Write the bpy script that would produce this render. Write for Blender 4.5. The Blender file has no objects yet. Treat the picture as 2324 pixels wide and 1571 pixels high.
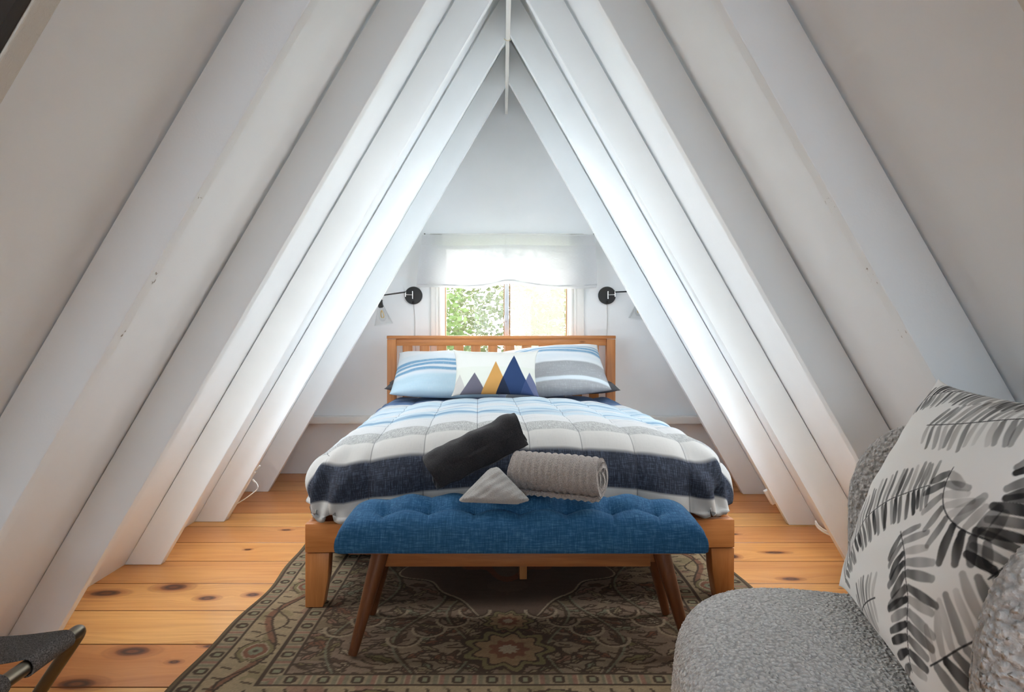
import bpy, bmesh, math, random
import numpy as np
from mathutils import Vector, Matrix, noise as mnoise

PI = math.pi
SC = bpy.context.scene
COL = SC.collection
F = 1453.0            # focal length in photo pixels
CZ = 1.024            # camera height


def lin(r, g, b):
    f = lambda c: (c / 255 / 12.92) if c / 255 <= 0.04045 else ((c / 255 + 0.055) / 1.055) ** 2.4
    return (f(r), f(g), f(b), 1.0)


# ----------------------------------------------------------------- materials
class Mat:
    def __init__(s, name, rough=0.6, spec=0.3):
        s.m = bpy.data.materials.new(name)
        s.m.use_nodes = True
        s.t = s.m.node_tree
        s.b = s.t.nodes['Principled BSDF']
        s.out = s.t.nodes['Material Output']
        s.b.inputs['Roughness'].default_value = rough
        s.b.inputs['Specular IOR Level'].default_value = spec

    def n(s, typ, **kw):
        nd = s.t.nodes.new(typ)
        for k, v in kw.items():
            setattr(nd, k, v)
        return nd

    def put(s, sock, v):
        if v is None:
            return
        if hasattr(v, 'is_linked') or isinstance(v, bpy.types.NodeSocket):
            s.t.links.new(v, sock)
        else:
            if isinstance(v, (int, float)) and sock.type in ('VECTOR', 'RGBA'):
                v = (v, v, v) if sock.type == 'VECTOR' else (v, v, v, 1)
            sock.default_value = v

    def coord(s, kind='Object'):
        return s.n('ShaderNodeTexCoord').outputs[kind]

    def math(s, op, a, b=None, c=None, clamp=False):
        nd = s.n('ShaderNodeMath', operation=op, use_clamp=clamp)
        for i, v in enumerate((a, b, c)):
            if v is not None:
                s.put(nd.inputs[i], v)
        return nd.outputs[0]

    def sep(s, v):
        nd = s.n('ShaderNodeSeparateXYZ')
        s.put(nd.inputs[0], v)
        return nd.outputs[0], nd.outputs[1], nd.outputs[2]

    def comb(s, x, y, z=0.0):
        nd = s.n('ShaderNodeCombineXYZ')
        for i, v in enumerate((x, y, z)):
            s.put(nd.inputs[i], v)
        return nd.outputs[0]

    def vm(s, op, a, b=None):
        nd = s.n('ShaderNodeVectorMath', operation=op)
        s.put(nd.inputs[0], a)
        if b is not None:
            s.put(nd.inputs[1], b)
        return nd.outputs['Value'] if op in ('LENGTH', 'DISTANCE', 'DOT_PRODUCT') else nd.outputs[0]

    def noise(s, vec, scale=5.0, detail=3.0, rough=0.5, dist=0.0, color=False):
        nd = s.n('ShaderNodeTexNoise')
        s.put(nd.inputs['Vector'], vec)
        nd.inputs['Scale'].default_value = scale
        nd.inputs['Detail'].default_value = detail
        nd.inputs['Roughness'].default_value = rough
        nd.inputs['Distortion'].default_value = dist
        return nd.outputs['Color'] if color else nd.outputs[0]

    def voro(s, vec, scale=5.0, feature='F1', out='Distance', rand=1.0):
        nd = s.n('ShaderNodeTexVoronoi', feature=feature)
        s.put(nd.inputs['Vector'], vec)
        nd.inputs['Scale'].default_value = scale
        nd.inputs['Randomness'].default_value = rand
        return nd.outputs[out]

    def ramp(s, fac, stops, interp='LINEAR'):
        nd = s.n('ShaderNodeValToRGB')
        cr = nd.color_ramp
        cr.interpolation = interp
        while len(cr.elements) < len(stops):
            cr.elements.new(0.5)
        for e, (p, c) in zip(cr.elements, stops):
            e.position = p
            e.color = c if hasattr(c, '__len__') else (c, c, c, 1)
        s.put(nd.inputs[0], fac)
        return nd.outputs[0]

    def mix(s, f, a, b, blend='MIX'):
        nd = s.n('ShaderNodeMix', data_type='RGBA', blend_type=blend)
        s.put(nd.inputs[0], f)
        s.put(nd.inputs[6], a)
        s.put(nd.inputs[7], b)
        return nd.outputs[2]

    def mapr(s, v, a, b, c=0.0, d=1.0, smooth=False):
        nd = s.n('ShaderNodeMapRange', clamp=True)
        if smooth:
            nd.interpolation_type = 'SMOOTHSTEP'
        for i, x in enumerate((v, a, b, c, d)):
            s.put(nd.inputs[i], x)
        return nd.outputs[0]

    def bump(s, h, strength=0.3, dist=0.01):
        nd = s.n('ShaderNodeBump')
        nd.inputs['Strength'].default_value = strength
        nd.inputs['Distance'].default_value = dist
        s.put(nd.inputs['Height'], h)
        s.put(s.b.inputs['Normal'], nd.outputs[0])

    def color(s, c):
        s.put(s.b.inputs['Base Color'], c)
        return s

    def rough(s, v):
        s.put(s.b.inputs['Roughness'], v)


MATS = {}


def paint(name, col, rough=0.55, bump=0.04, grain=None):
    m = Mat(name, rough, 0.35)
    o = m.coord()
    n = m.noise(o, 3.0, 3, 0.6)
    c = m.mix(m.mapr(n, 0.3, 0.7), tuple(x * 0.965 for x in col[:3]) + (1,), col)
    m.color(c)
    if grain:
        w = m.noise(m.vm('MULTIPLY', o, grain), 9.0, 6, 0.65, 0.6)
        m.bump(w, 0.6, 0.006)
    else:
        m.bump(m.noise(o, 160, 2), bump, 0.003)
    return m.m


def wood(name, base, dark, scale, rough=0.4, knots=0.0, strength=1.0):
    """Wood with long grain: scale has the small number along the grain."""
    m = Mat(name, rough, 0.4)
    o = m.coord()
    v = m.vm('MULTIPLY', o, scale)
    n1 = m.noise(v, 1.0, 5, 0.62, 1.2)
    n2 = m.noise(v, 4.5, 4, 0.7, 0.4)
    n3 = m.noise(o, 2.3, 2)
    f = m.math('ADD', m.math('MULTIPLY', n1, 0.75), m.math('MULTIPLY', n2, 0.35))
    f = m.mapr(f, 0.40, 0.70)
    c = m.mix(m.math('MULTIPLY', f, strength), base, dark)
    c = m.mix(m.mapr(n3, 0.35, 0.7, 0, 0.35), c, tuple(x * 0.75 for x in base[:3]) + (1,))
    if knots:
        kd = m.voro(m.vm('MULTIPLY', o, tuple(2.0 + 0.35 * q for q in scale)), 1.0)
        c = m.mix(m.mapr(kd, 0.05, knots, 1, 0, True), c, tuple(x * 0.30 for x in dark[:3]) + (1,))
    m.color(c)
    m.bump(n2, 0.08, 0.003)
    return m.m


def fabric(name, col, rough=0.9, scale=300.0, strength=0.25, var=0.1):
    m = Mat(name, rough, 0.15)
    o = m.coord()
    n = m.noise(o, scale, 2)
    c = m.mix(n, tuple(x * (1 - var) for x in col[:3]) + (1,), tuple(min(1, x * (1 + var)) for x in col[:3]) + (1,))
    m.color(c)
    m.bump(n, strength, 0.002)
    return m.m


def metal(name, col, rough=0.3, metallic=1.0):
    m = Mat(name, rough, 0.5)
    m.b.inputs['Metallic'].default_value = metallic
    n = m.noise(m.coord(), 30, 2)
    m.color(m.mix(n, col, tuple(x * 0.85 for x in col[:3]) + (1,)))
    return m.m


def plain(name, col, rough=0.5, spec=0.4):
    m = Mat(name, rough, spec)
    n = m.noise(m.coord(), 40, 2)
    m.color(m.mix(m.math('MULTIPLY', n, 0.2), col, tuple(x * 0.8 for x in col[:3]) + (1,)))
    return m.m


# ----------------------------------------------------------------- objects
def link(o, parent=None):
    COL.objects.link(o)
    if parent is not None:
        o.parent = parent
    return o


def thing(name, label, cat, loc=(0, 0, 0), rotz=0.0, group=None):
    o = bpy.data.objects.new(name, None)
    o.empty_display_size = 0.1
    COL.objects.link(o)
    o.location = loc
    o.rotation_euler = (0, 0, rotz)
    return tag(o, label, cat, group)


def tag(o, label, cat, group=None):
    o['label'] = label
    o['category'] = cat
    if group:
        o['group'] = group
    return o


def struct(o):
    o['kind'] = 'structure'
    return o


def mesh(name, verts, faces, mat, parent=None, smooth=True, uv=None, col=None, angle=None):
    me = bpy.data.meshes.new(name)
    me.from_pydata([tuple(v) for v in verts], [], [tuple(f) for f in faces])
    me.update()
    if uv is not None:
        lay = me.uv_layers.new(name='UVMap')
        li = np.empty(len(me.loops), dtype=np.int32)
        me.loops.foreach_get('vertex_index', li)
        lay.data.foreach_set('uv', np.asarray(uv, dtype=np.float32)[li].ravel())
    if col is not None:
        a = me.color_attributes.new('Print', 'FLOAT_COLOR', 'POINT')
        c = np.ones((len(verts), 4), dtype=np.float32)
        c[:, :3] = col
        a.data.foreach_set('color', c.ravel())
    if mat:
        me.materials.append(mat)
    me.polygons.foreach_set('use_smooth', [smooth] * len(me.polygons))
    o = bpy.data.objects.new(name, me)
    link(o, parent)
    if smooth and angle:
        me.set_sharp_from_angle(angle=math.radians(angle))
    return o


class MB:
    """Collects shapes of one part in a bmesh."""

    def __init__(s):
        s.bm = bmesh.new()

    def box(s, c, size, bev=0.0, rot=None, seg=2):
        r = bmesh.ops.create_cube(s.bm, size=1.0)
        vs = r['verts']
        bmesh.ops.scale(s.bm, vec=size, verts=vs)
        if bev:
            es = list({e for v in vs for e in v.link_edges})
            q = bmesh.ops.bevel(s.bm, geom=es, offset=bev, segments=seg, profile=0.5, affect='EDGES')
            vs = list({v for f in q['faces'] for v in f.verts} | {v for v in vs if v.is_valid})
            seen, stack = set(vs), list(vs)
            while stack:
                for e in stack.pop().link_edges:
                    for w in e.verts:
                        if w not in seen:
                            seen.add(w)
                            stack.append(w)
            vs = list(seen)
        M = Matrix.Translation(c)
        if rot is not None:
            M = M @ rot
        bmesh.ops.transform(s.bm, matrix=M, verts=vs)
        return s

    def prism(s, poly, axis, a, b):
        """poly: 2-D outline; axis 0/1/2 extruded from a to b."""
        def p(q, t):
            if axis == 1:
                return (q[0], t, q[1])
            if axis == 0:
                return (t, q[0], q[1])
            return (q[0], q[1], t)
        A = [s.bm.verts.new(p(q, a)) for q in poly]
        B = [s.bm.verts.new(p(q, b)) for q in poly]
        s.bm.faces.new(A[::-1])
        s.bm.faces.new(B)
        n = len(poly)
        for i in range(n):
            s.bm.faces.new((A[i], A[(i + 1) % n], B[(i + 1) % n], B[i]))
        return s

    def tube(s, pts, r, seg=12, caps=True):
        pts = [Vector(p) for p in pts]
        n = len(pts)
        rs = list(r) if hasattr(r, '__len__') else [r] * n
        rings, nrm = [], None
        for i, p in enumerate(pts):
            d = (pts[min(i + 1, n - 1)] - pts[max(i - 1, 0)]).normalized()
            if nrm is None:
                nrm = d.orthogonal().normalized()
            else:
                nrm = (nrm - d * nrm.dot(d)).normalized()
            bn = d.cross(nrm)
            rings.append([s.bm.verts.new(p + (nrm * math.cos(2 * PI * k / seg) + bn * math.sin(2 * PI * k / seg)) * rs[i]) for k in range(seg)])
        for i in range(n - 1):
            for k in range(seg):
                s.bm.faces.new((rings[i][k], rings[i][(k + 1) % seg], rings[i + 1][(k + 1) % seg], rings[i + 1][k]))
        if caps:
            s.bm.faces.new(rings[0][::-1])
            s.bm.faces.new(rings[-1])
        return s

    def lathe(s, prof, org=(0, 0, 0), zdir=(0, 0, 1), seg=32, close=False):
        q = Vector((0, 0, 1)).rotation_difference(Vector(zdir)).to_matrix()
        org = Vector(org)
        rings = []
        for (r, z) in prof:
            rings.append([s.bm.verts.new(org + q @ Vector((r * math.cos(2 * PI * k / seg), r * math.sin(2 * PI * k / seg), z))) for k in range(seg)])
        n = len(rings)
        for i in range(n if close else n - 1):
            for k in range(seg):
                s.bm.faces.new((rings[i][k], rings[i][(k + 1) % seg], rings[(i + 1) % n][(k + 1) % seg], rings[(i + 1) % n][k]))
        if not close:
            s.bm.faces.new(rings[0][::-1])
            s.bm.faces.new(rings[-1])
        return s

    def build(s, name, mat, parent=None, smooth=True, angle=35, bevel=0.0):
        bmesh.ops.recalc_face_normals(s.bm, faces=s.bm.faces)
        if bevel:
            es = [e for e in s.bm.edges if len(e.link_faces) == 2 and e.calc_face_angle(0) > 0.5]
            bmesh.ops.bevel(s.bm, geom=es, offset=bevel, segments=2, profile=0.5, affect='EDGES')
        me = bpy.data.meshes.new(name)
        s.bm.to_mesh(me)
        s.bm.free()
        me.materials.append(mat)
        o = bpy.data.objects.new(name, me)
        link(o, parent)
        me.polygons.foreach_set('use_smooth', [smooth] * len(me.polygons))
        if smooth and angle:
            me.set_sharp_from_angle(angle=math.radians(angle))
        return o


def grid_faces(nu, nv, wrap=False, off=0):
    f = []
    for j in range(nv - 1):
        for i in range(nu if wrap else nu - 1):
            a = off + j * nu + i
            b = off + j * nu + (i + 1) % nu
            f.append((a, b, b + nu, a + nu))
    return f


def copy_tree(o, parent=None):
    c = o.copy()
    COL.objects.link(c)
    c.parent = parent
    for ch in list(o.children):
        copy_tree(ch, c)
    return c


def fbm(x, y, seed=0.0, sc=1.0, octv=3):
    """cheap smooth pseudo-noise from warped sines (vectorised), about -1..1"""
    rng = np.random.RandomState(int(seed * 7 + 11))
    out = np.zeros_like(x, dtype=float)
    amp, tot = 1.0, 0.0
    for o in range(octv):
        for k in range(4):
            a = rng.uniform(0, 2 * PI)
            f = sc * (2 ** o) * rng.uniform(0.7, 1.4)
            out += amp * np.sin(f * (x * math.cos(a) + y * math.sin(a)) + rng.uniform(0, 6.28) + 0.9 * np.sin(f * 0.6 * (x * math.sin(a) - y * math.cos(a)) + rng.uniform(0, 6.28)))
            tot += amp
        amp *= 0.5
    return out / tot * 1.8


# colours ------------------------------------------------------------------
W_WALL = paint('wall_paint', lin(242, 244, 245))
W_ROOF = paint('roof_paint', lin(242, 245, 247))
W_BEAM = paint('beam_paint', lin(241, 244, 245), 0.5)
W_ROUGH = paint('rough_beam_paint', lin(214, 210, 200), 0.6, grain=(14, 14, 1.4))
W_TRIM = paint('trim_paint', lin(241, 240, 236), 0.4)
DARK_FRONT = wood('dark_front', lin(62, 56, 50), lin(40, 35, 31), (2, 14, 2), 0.6)


def chipped_paint(name, y0):
    m = Mat(name, 0.5, 0.35)
    o = m.coord()
    x, y, z = m.sep(o)
    n = m.noise(o, 70, 4, 0.7)
    near = None
    for (zc, hw) in ((1.335, 0.03), (1.16, 0.025), (1.02, 0.012)):
        k = m.mapr(m.math('ABSOLUTE', m.math('SUBTRACT', z, zc)), 0.0, hw, 1, 0)
        near = k if near is None else m.math('MAXIMUM', near, k)
    mask = m.math('MULTIPLY', m.mapr(n, 0.60, 0.64), m.mapr(near, 0.05, 0.4))
    mask = m.math('MULTIPLY', mask, m.mapr(y, y0 + 0.006, y0 + 0.010))
    m.color(m.mix(mask, lin(241, 244, 245), lin(150, 140, 128)))
    m.bump(m.math('SUBTRACT', m.noise(o, 160, 2), mask), 0.08, 0.004)
    return m.m


W_CHIP = chipped_paint('chipped_beam_paint', 1.485)
W_CHIP2 = chipped_paint('flaking_beam_paint', 1.505)

# ================================================================= the room
RX0, RX1, RZ = 0.019, 0.041, 2.61       # ridge board sides, underside
LX, RX = -1.505, 1.524                  # rafter inner face at the floor
TL = RZ / (RX0 - LX)                    # slopes
TR = RZ / (RX - RX1)
DEP = 0.16                              # rafter depth measured horizontally
Y0, Y1 = -2.3, 4.65


def floor_material():
    m = Mat('pine_floor', 0.32, 0.45)
    o = m.coord()
    x, y, z = m.sep(o)
    row = m.math('FLOOR', m.math('DIVIDE', m.math('SUBTRACT', y, 1.848), 0.2545))
    wn = m.n('ShaderNodeTexWhiteNoise', noise_dimensions='1D')
    m.put(wn.inputs['W'], row)
    rnd = wn.outputs[0]
    # knots: centre x, y, half length, half width
    K = [(-1.556, 2.514, .062, .030), (-1.325, 2.575, .058, .034), (-1.138, 2.468, .036, .021), (-1.19, 2.055, .058, .031),
         (-1.24, 1.865, .06, .03), (-.95, 2.09, .03, .012), (-1.02, 1.99, .02, .012), (-.975, 2.50, .03, .02), (-1.12, 3.32, .028, .014), (-1.2, 3.02, .018, .012),
         (-1.0, 4.1, .035, .014), (1.17, 3.25, .03, .012), (1.27, 2.98, .05, .016), (1.05, 2.93, .03, .03), (1.2, 2.66, .04, .018)]
    dmin = None
    wxy = m.noise(o, 9.0, 2)
    for (cx, cy, a, b) in K:
        dx = m.math('DIVIDE', m.math('SUBTRACT', x, cx), a)
        dy = m.math('DIVIDE', m.math('SUBTRACT', y, cy), b)
        d = m.math('SQRT', m.math('ADD', m.math('MULTIPLY', dx, dx), m.math('MULTIPLY', dy, dy)))
        dmin = d if dmin is None else m.math('MINIMUM', dmin, d)
    dk = m.math('ADD', dmin, m.math('MULTIPLY', m.math('SUBTRACT', wxy, 0.5), 0.5))
    # grain: long along x, shifted per board, bent round the knots
    sh = m.math('MULTIPLY', rnd, 37.0)
    bend = m.math('MULTIPLY', m.mapr(dmin, 0.5, 5.0, 1, 0, True), 0.035)
    gv = m.comb(m.math('ADD', m.math('MULTIPLY', x, 1.1), sh), m.math('MULTIPLY', m.math('ADD', y, bend), 16.0), sh)
    g1 = m.noise(gv, 1.0, 5, 0.6, 1.1)
    g2 = m.noise(m.vm('MULTIPLY', gv, (1.0, 4.0, 1.0)), 1.6, 4, 0.7, 0.3)
    g = m.mapr(m.math('ADD', m.math('MULTIPLY', g1, 0.75), m.math('MULTIPLY', g2, 0.3)), 0.42, 0.70)
    base = m.ramp(rnd, [(0.0, lin(220, 158, 88)), (0.30, lin(236, 186, 112)), (0.6, lin(204, 134, 75)), (1.0, lin(230, 174, 101))])
    dark = m.mix(0.6, base, lin(170, 96, 42))
    c = m.mix(g, base, dark)
    c = m.mix(m.mapr(dk, 0.9, 1.9, 0.7, 0, True), c, lin(150, 84, 36))
    c = m.mix(m.math('MULTIPLY', m.mapr(m.math('SINE', m.math('MULTIPLY', dk, 9.0)), 0.2, 1.0), m.mapr(dk, 1.0, 2.4, 0.35, 0)), c, lin(140, 76, 32))
    ringn = m.math('SINE', m.math('MULTIPLY', dk, 10.0))
    kc = m.mix(m.mapr(ringn, -1, 1, 0.0, 0.5), lin(62, 28, 12), lin(150, 84, 40))
    c = m.mix(m.mapr(dk, 0.78, 0.98, 1, 0, True), c, kc)
    # small pin knots
    pk = m.voro(m.vm('MULTIPLY', o, (3.2, 5.5, 1.0)), 1.0)
    c = m.mix(m.mapr(pk, 0.03, 0.06, 1, 0), c, lin(88, 50, 26))
    fy = m.math('FRACT', m.math('DIVIDE', m.math('SUBTRACT', y, 1.848), 0.2545))
    seam = m.math('MINIMUM', fy, m.math('SUBTRACT', 1.0, fy))
    c = m.mix(m.mapr(seam, 0.010, 0.018, 0.85, 0, True), c, lin(104, 58, 24))
    m.color(c)
    m.rough(m.mapr(g2, 0.2, 0.8, 0.26, 0.42))
    m.bump(g2, 0.10, 0.002)
    return m.m


FILL_SLOTS = [(2.19, 2.40, 0.14, 0.70), (2.87, 3.11, 0.14, 0.68), (3.53, 3.66, 0.14, 0.68)]  # unseen roof openings added to brighten the room: y span, slope span
FILL_FRAMES = []
_pane = []


def clear_pane():
    if not _pane:
        g = Mat('window_glass', 0.0, 0.5)
        tr = g.n('ShaderNodeBsdfTransparent')
        gl = g.n('ShaderNodeBsdfGlossy')
        gl.inputs['Roughness'].default_value = 0.02
        mx = g.n('ShaderNodeMixShader')
        mx.inputs[0].default_value = 0.012
        g.t.links.new(tr.outputs[0], mx.inputs[1])
        g.t.links.new(gl.outputs[0], mx.inputs[2])
        g.t.links.new(mx.outputs[0], g.out.inputs[0])
        _pane.append(g.m)
    return _pane[0]


def build_room():
    # floor: boards in one mesh
    FM = floor_material()
    b = MB()
    w = 0.2545
    k = -17
    while True:
        a = 1.848 + w * k
        if a > Y1:
            break
        c0, c1 = max(a + 0.0014, Y0 - 0.1), min(a + w - 0.0014, Y1 + 0.12)
        if c1 > c0 + 0.01:
            e = 0.002
            b.prism([(c0, -0.03), (c1, -0.03), (c1, -e), (c1 - e, 0.0), (c0 + e, 0.0), (c0, -e)], 0, -1.72, 1.72)
        k += 1
    struct(b.build('floor', FM, smooth=False))
    g = MB()
    g.box((0, (Y0 + Y1) / 2, -0.05), (3.44, Y1 - Y0, 0.03))
    struct(g.build('floor_subfloor', plain('gap_dark', lin(60, 36, 20), 0.9), smooth=False))

    # sloping ceilings (panels behind the rafters)
    def panel(sign, x0, T, xr, name):
        fl = x0 - sign * 0 + sign * DEP
        top = (xr, RZ + DEP * T)
        bot = (fl, 0.0)
        ox = sign * 0.03
        p = [bot, top, (top[0] + ox, top[1] + 0.02), (bot[0] + ox * 1.4, 0.0)]
        lp = lambda q, f: (q[0][0] + (q[1][0] - q[0][0]) * f, q[0][1] + (q[1][1] - q[0][1]) * f)
        inn, outl = (p[0], p[1]), (p[3], p[2])

        def piece(b, f0, f1, ya, yb):
            b.prism([lp(inn, f0), lp(inn, f1), lp(outl, f1), lp(outl, f0)], 1, ya, yb)
        b = MB()
        last = Y0
        for (ya, yb, f0, f1) in FILL_SLOTS:
            piece(b, 0, 1, last, ya)
            piece(b, 0, f0, ya, yb)
            piece(b, f1, 1, ya, yb)
            last = yb
        piece(b, 0, 1, last, Y1 + 0.02)
        struct(b.build(name, W_ROOF, smooth=False))
        # frames and panes of the added fill-light openings, hidden behind the rafters
        for (ya, yb, f0, f1) in FILL_SLOTS:
            w = struct(bpy.data.objects.new('window_%d' % (len(FILL_FRAMES) + 3), None))
            link(w)
            q0, q1 = Vector((lp(inn, f0)[0], 0, lp(inn, f0)[1])), Vector((lp(inn, f1)[0], 0, lp(inn, f1)[1]))
            d = (q1 - q0).normalized()
            nrm = Vector((sign * d.z, 0, -sign * d.x))
            nrm = nrm if nrm.x * sign > 0 else -nrm
            L = (q1 - q0).length
            c = (q0 + q1) / 2 + Vector((0, (ya + yb) / 2, 0)) + nrm * 0.012
            R = Matrix((d, Vector((0, 1, 0)), d.cross(Vector((0, 1, 0))))).transposed().to_4x4()
            b = MB()
            for k in (-1, 1):
                b.box(c + d * k * (L / 2 - 0.011), (0.02, yb - ya - 0.002, 0.03), 0, R)
                b.box(c + Vector((0, k * ((yb - ya) / 2 - 0.011), 0)), (L - 0.044, 0.02, 0.03), 0, R)
            b.build('frame', W_TRIM, w, smooth=False)
            b = MB()
            b.box(c + nrm * 0.006, (L - 0.046, yb - ya - 0.046, 0.004), 0, R)
            b.build('pane', clear_pane(), w, smooth=False)
            FILL_FRAMES.append((c + nrm * 0.03, nrm, L, yb - ya, d))
    panel(-1, LX, TL, RX0 - 0.012, 'ceiling_left')
    panel(1, RX, TR, RX1 + 0.012, 'ceiling_right')
    b = MB()
    zt = RZ + DEP * TL
    b.box((0.03, (Y0 + Y1) / 2, zt + 0.04), (0.16, Y1 - Y0 + 0.2, 0.03))
    struct(b.build('ceiling_ridge_cap', W_ROOF, smooth=False))
    # ridge: heavy board in two lengths
    b = MB()
    b.box(((RX0 + RX1) / 2, (3.46 + Y0) / 2, RZ + 0.14), (0.024, 3.46 - Y0, 0.29), 0.002)
    b.box(((RX0 + RX1) / 2 - 0.001, (3.46 + Y1) / 2, RZ + 0.145), (0.0205, Y1 - 3.46 - 0.002, 0.29), 0.002)
    struct(b.build('trim_1', W_TRIM, smooth=False))
    b = MB()
    arc = [((RX0 + RX1) / 2 + 0.021 * math.cos(t), 3.452, RZ + 0.004 + 0.021 * math.sin(t) * 0.75) for t in np.linspace(PI + 0.25, 2 * PI - 0.25, 14)]
    b.tube(arc, 0.0022, 6)
    struct(b.build('trim_2', plain('tan_bead', lin(214, 200, 170), 0.6)))

    # rafters
    YS = [4.11, 3.46, 2.81, 2.14, 1.485, 0.866]
    lab_l = ['white sloping rafter closest to the wall lamp with the clear shade in view',
             'white sloping rafter with a white plug and thin cord hanging at its foot',
             'white sloping rafter on the left, third in front of the window wall',
             'white sloping rafter whose foot stands behind the folding stool',
             'broad white rafter with flaking paint along its edge, running down toward the folding stool',
             'rough-grained rafter edge crossing the top left corner, dark brown over its front']
    lab_r = ['white sloping rafter covering half of the other wall lamp',
             'white sloping rafter with small plugs showing low behind its edge',
             'white sloping rafter with looped white cables coming from behind its foot',
             'white sloping rafter whose foot disappears behind the curly chair back',
             'broad white rafter with two chipped paint patches, above the leaf print cushion',
             'white rafter just showing in the top right corner']
    for side in (-1, 1):
        for i, y in enumerate(YS):
            if side < 0:
                fi, rx, T = LX, RX0 - 0.0005, TL
            else:
                fi, rx, T = RX, RX1 + 0.0005, TR
            yy = y - (0.06 if side > 0 and i < 2 else 0.0) + (-0.02 if side > 0 and i == 3 else 0) - (0.045 if side > 0 and i == 5 else 0)
            if side < 0:
                yy += (0.0, 0.0, 0.01, 0.012, 0.02, 0.012)[i]
            d = side * (DEP - 0.001)
            poly = [(fi, 0.0005), (rx, RZ), (rx, RZ + (DEP - 0.002) * T - 0.004), (fi + d, 0.0005)]
            b = MB()
            b.prism(poly, 1, yy, yy + 0.038)
            mat = W_BEAM
            if i == 5:
                mat = W_ROUGH
            if i == 4:
                mat = W_CHIP if side > 0 else W_CHIP2
            t = b.build('rafter', mat, smooth=False, bevel=0.0025)
            tag(t, (lab_l if side < 0 else lab_r)[i], 'rafter', 'white rafters of the sloping roof')
    # dark brown layer over the front of the last left rafter
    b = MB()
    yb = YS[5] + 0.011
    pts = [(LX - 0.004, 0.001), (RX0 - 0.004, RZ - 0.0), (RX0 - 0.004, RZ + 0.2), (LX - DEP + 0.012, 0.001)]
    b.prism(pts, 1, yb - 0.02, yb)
    struct(b.build('trim_3', DARK_FRONT, smooth=False))

    # back wall with the window opening
    wx0, wx1, wz0, wz1 = -0.432, 0.486, 0.74, 1.655
    out = [(LX - DEP, 0), (RX + DEP, 0), ((RX0 + RX1) / 2, RZ + DEP * TL + 0.02)]
    apex = out[2]

    def wall(name, yA, yB, hole):
        b = MB()
        x0, x1, z0, z1 = hole
        lxz = lambda z: LX - DEP + z / TL - 0.01
        rxz = lambda z: RX + DEP - z / TR + 0.01
        top = RZ + DEP * TL + 0.03
        b.prism([(lxz(0), 0), (rxz(0), 0), (rxz(z0), z0), (lxz(z0), z0)], 1, yA, yB)
        b.prism([(lxz(z0), z0), (x0, z0), (x0, z1), (lxz(z1), z1)], 1, yA, yB)
        b.prism([(x1, z0), (rxz(z0), z0), (rxz(z1), z1), (x1, z1)], 1, yA, yB)
        b.prism([(lxz(z1), z1), (rxz(z1), z1), (0.03, top)], 1, yA, yB)
        return struct(b.build(name, W_WALL, smooth=False))
    wall('wall_back', Y1, Y1 + 0.12, (wx0, wx1, wz0, wz1))
    wall('wall_front', Y0 - 0.1, Y0, (-0.52, 0.52, 1.0, 1.78))  # opening added behind the camera to let in fill light

    # ledge and knee wall face under it
    b = MB()
    b.box((0.01, Y1 - 0.045, 0.398), (2.86, 0.088, 0.05), 0.003)
    struct(b.build('trim_4', W_TRIM))

    # window
    win = struct(bpy.data.objects.new('window_1', None))
    link(win)
    b = MB()
    for (x0, x1) in ((wx0 - 0.085, wx0), (wx1, wx1 + 0.105)):
        b.box(((x0 + x1) / 2, Y1 - 0.010, (wz0 + wz1) / 2), (x1 - x0, 0.018, wz1 - wz0 + 0.17), 0.004)
        inner = x1 if x0 < 0 else x0
        sg = -1 if x0 < 0 else 1
        b.box((inner + sg * 0.017, Y1 - 0.016, (wz0 + wz1) / 2), (0.016, 0.026, wz1 - wz0 + 0.03), 0.003)
        b.box((inner + sg * 0.042, Y1 - 0.014, (wz0 + wz1) / 2), (0.018, 0.022, wz1 - wz0 + 0.10), 0.003)
    b.box((0.027, Y1 - 0.010, wz1 + 0.045), (1.10, 0.018, 0.085), 0.004)
    b.box((0.027, Y1 - 0.018, wz0 - 0.03), (1.14, 0.036, 0.055), 0.006)
    b.build('casing', W_TRIM, win)
    b = MB()
    for x in (wx0 + 0.006, wx1 - 0.006):
        b.box((x, Y1 + 0.06, (wz0 + wz1) / 2), (0.012, 0.116, wz1 - wz0), 0)
    b.box((0.027, Y1 + 0.06, wz0 + 0.006), (wx1 - wx0, 0.116, 0.012), 0)
    b.box((0.027, Y1 + 0.06, wz1 - 0.006), (wx1 - wx0, 0.116, 0.012), 0)
    b.build('frame', W_TRIM, win, smooth=False)
    TAN = wood('window_track_wood', lin(196, 160, 122), lin(150, 110, 76), (6, 6, 0.7), 0.5)
    b = MB()
    for x in (wx0 + 0.017, wx1 - 0.017, 0.013, 0.054):
        b.box((x, Y1 + 0.05, (wz0 + wz1) / 2), (0.008, 0.03, wz1 - wz0 - 0.026), 0.001)
    b.build('track', TAN, win)
    ALU = metal('window_aluminium', lin(190, 190, 192), 0.4)
    b = MB()
    b.box((0.0325, Y1 + 0.04, (wz0 + wz1) / 2), (0.032, 0.03, wz1 - wz0 - 0.026), 0.002)
    b.build('sash_stile', ALU, win)
    b = MB()
    b.box((0.024, Y1 + 0.018, 1.125), (0.02, 0.012, 0.05), 0.003)
    b.build('latch', ALU, win)
    # glass
    for (x0, x1, yo) in ((wx0 + 0.022, 0.012, 0.055), (0.056, wx1 - 0.022, 0.07)):
        b = MB()
        b.box(((x0 + x1) / 2, Y1 + yo, (wz0 + wz1) / 2), (x1 - x0, 0.004, wz1 - wz0 - 0.03))
        b.build('pane', clear_pane(), win, smooth=False)
    # insect screen outside the right-hand sash
    sm = Mat('insect_screen', 0.8, 0.1)
    tr = sm.n('ShaderNodeBsdfTransparent')
    df = sm.n('ShaderNodeBsdfTranslucent')
    df.inputs[0].default_value = (0.50, 0.49, 0.45, 1)
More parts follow.
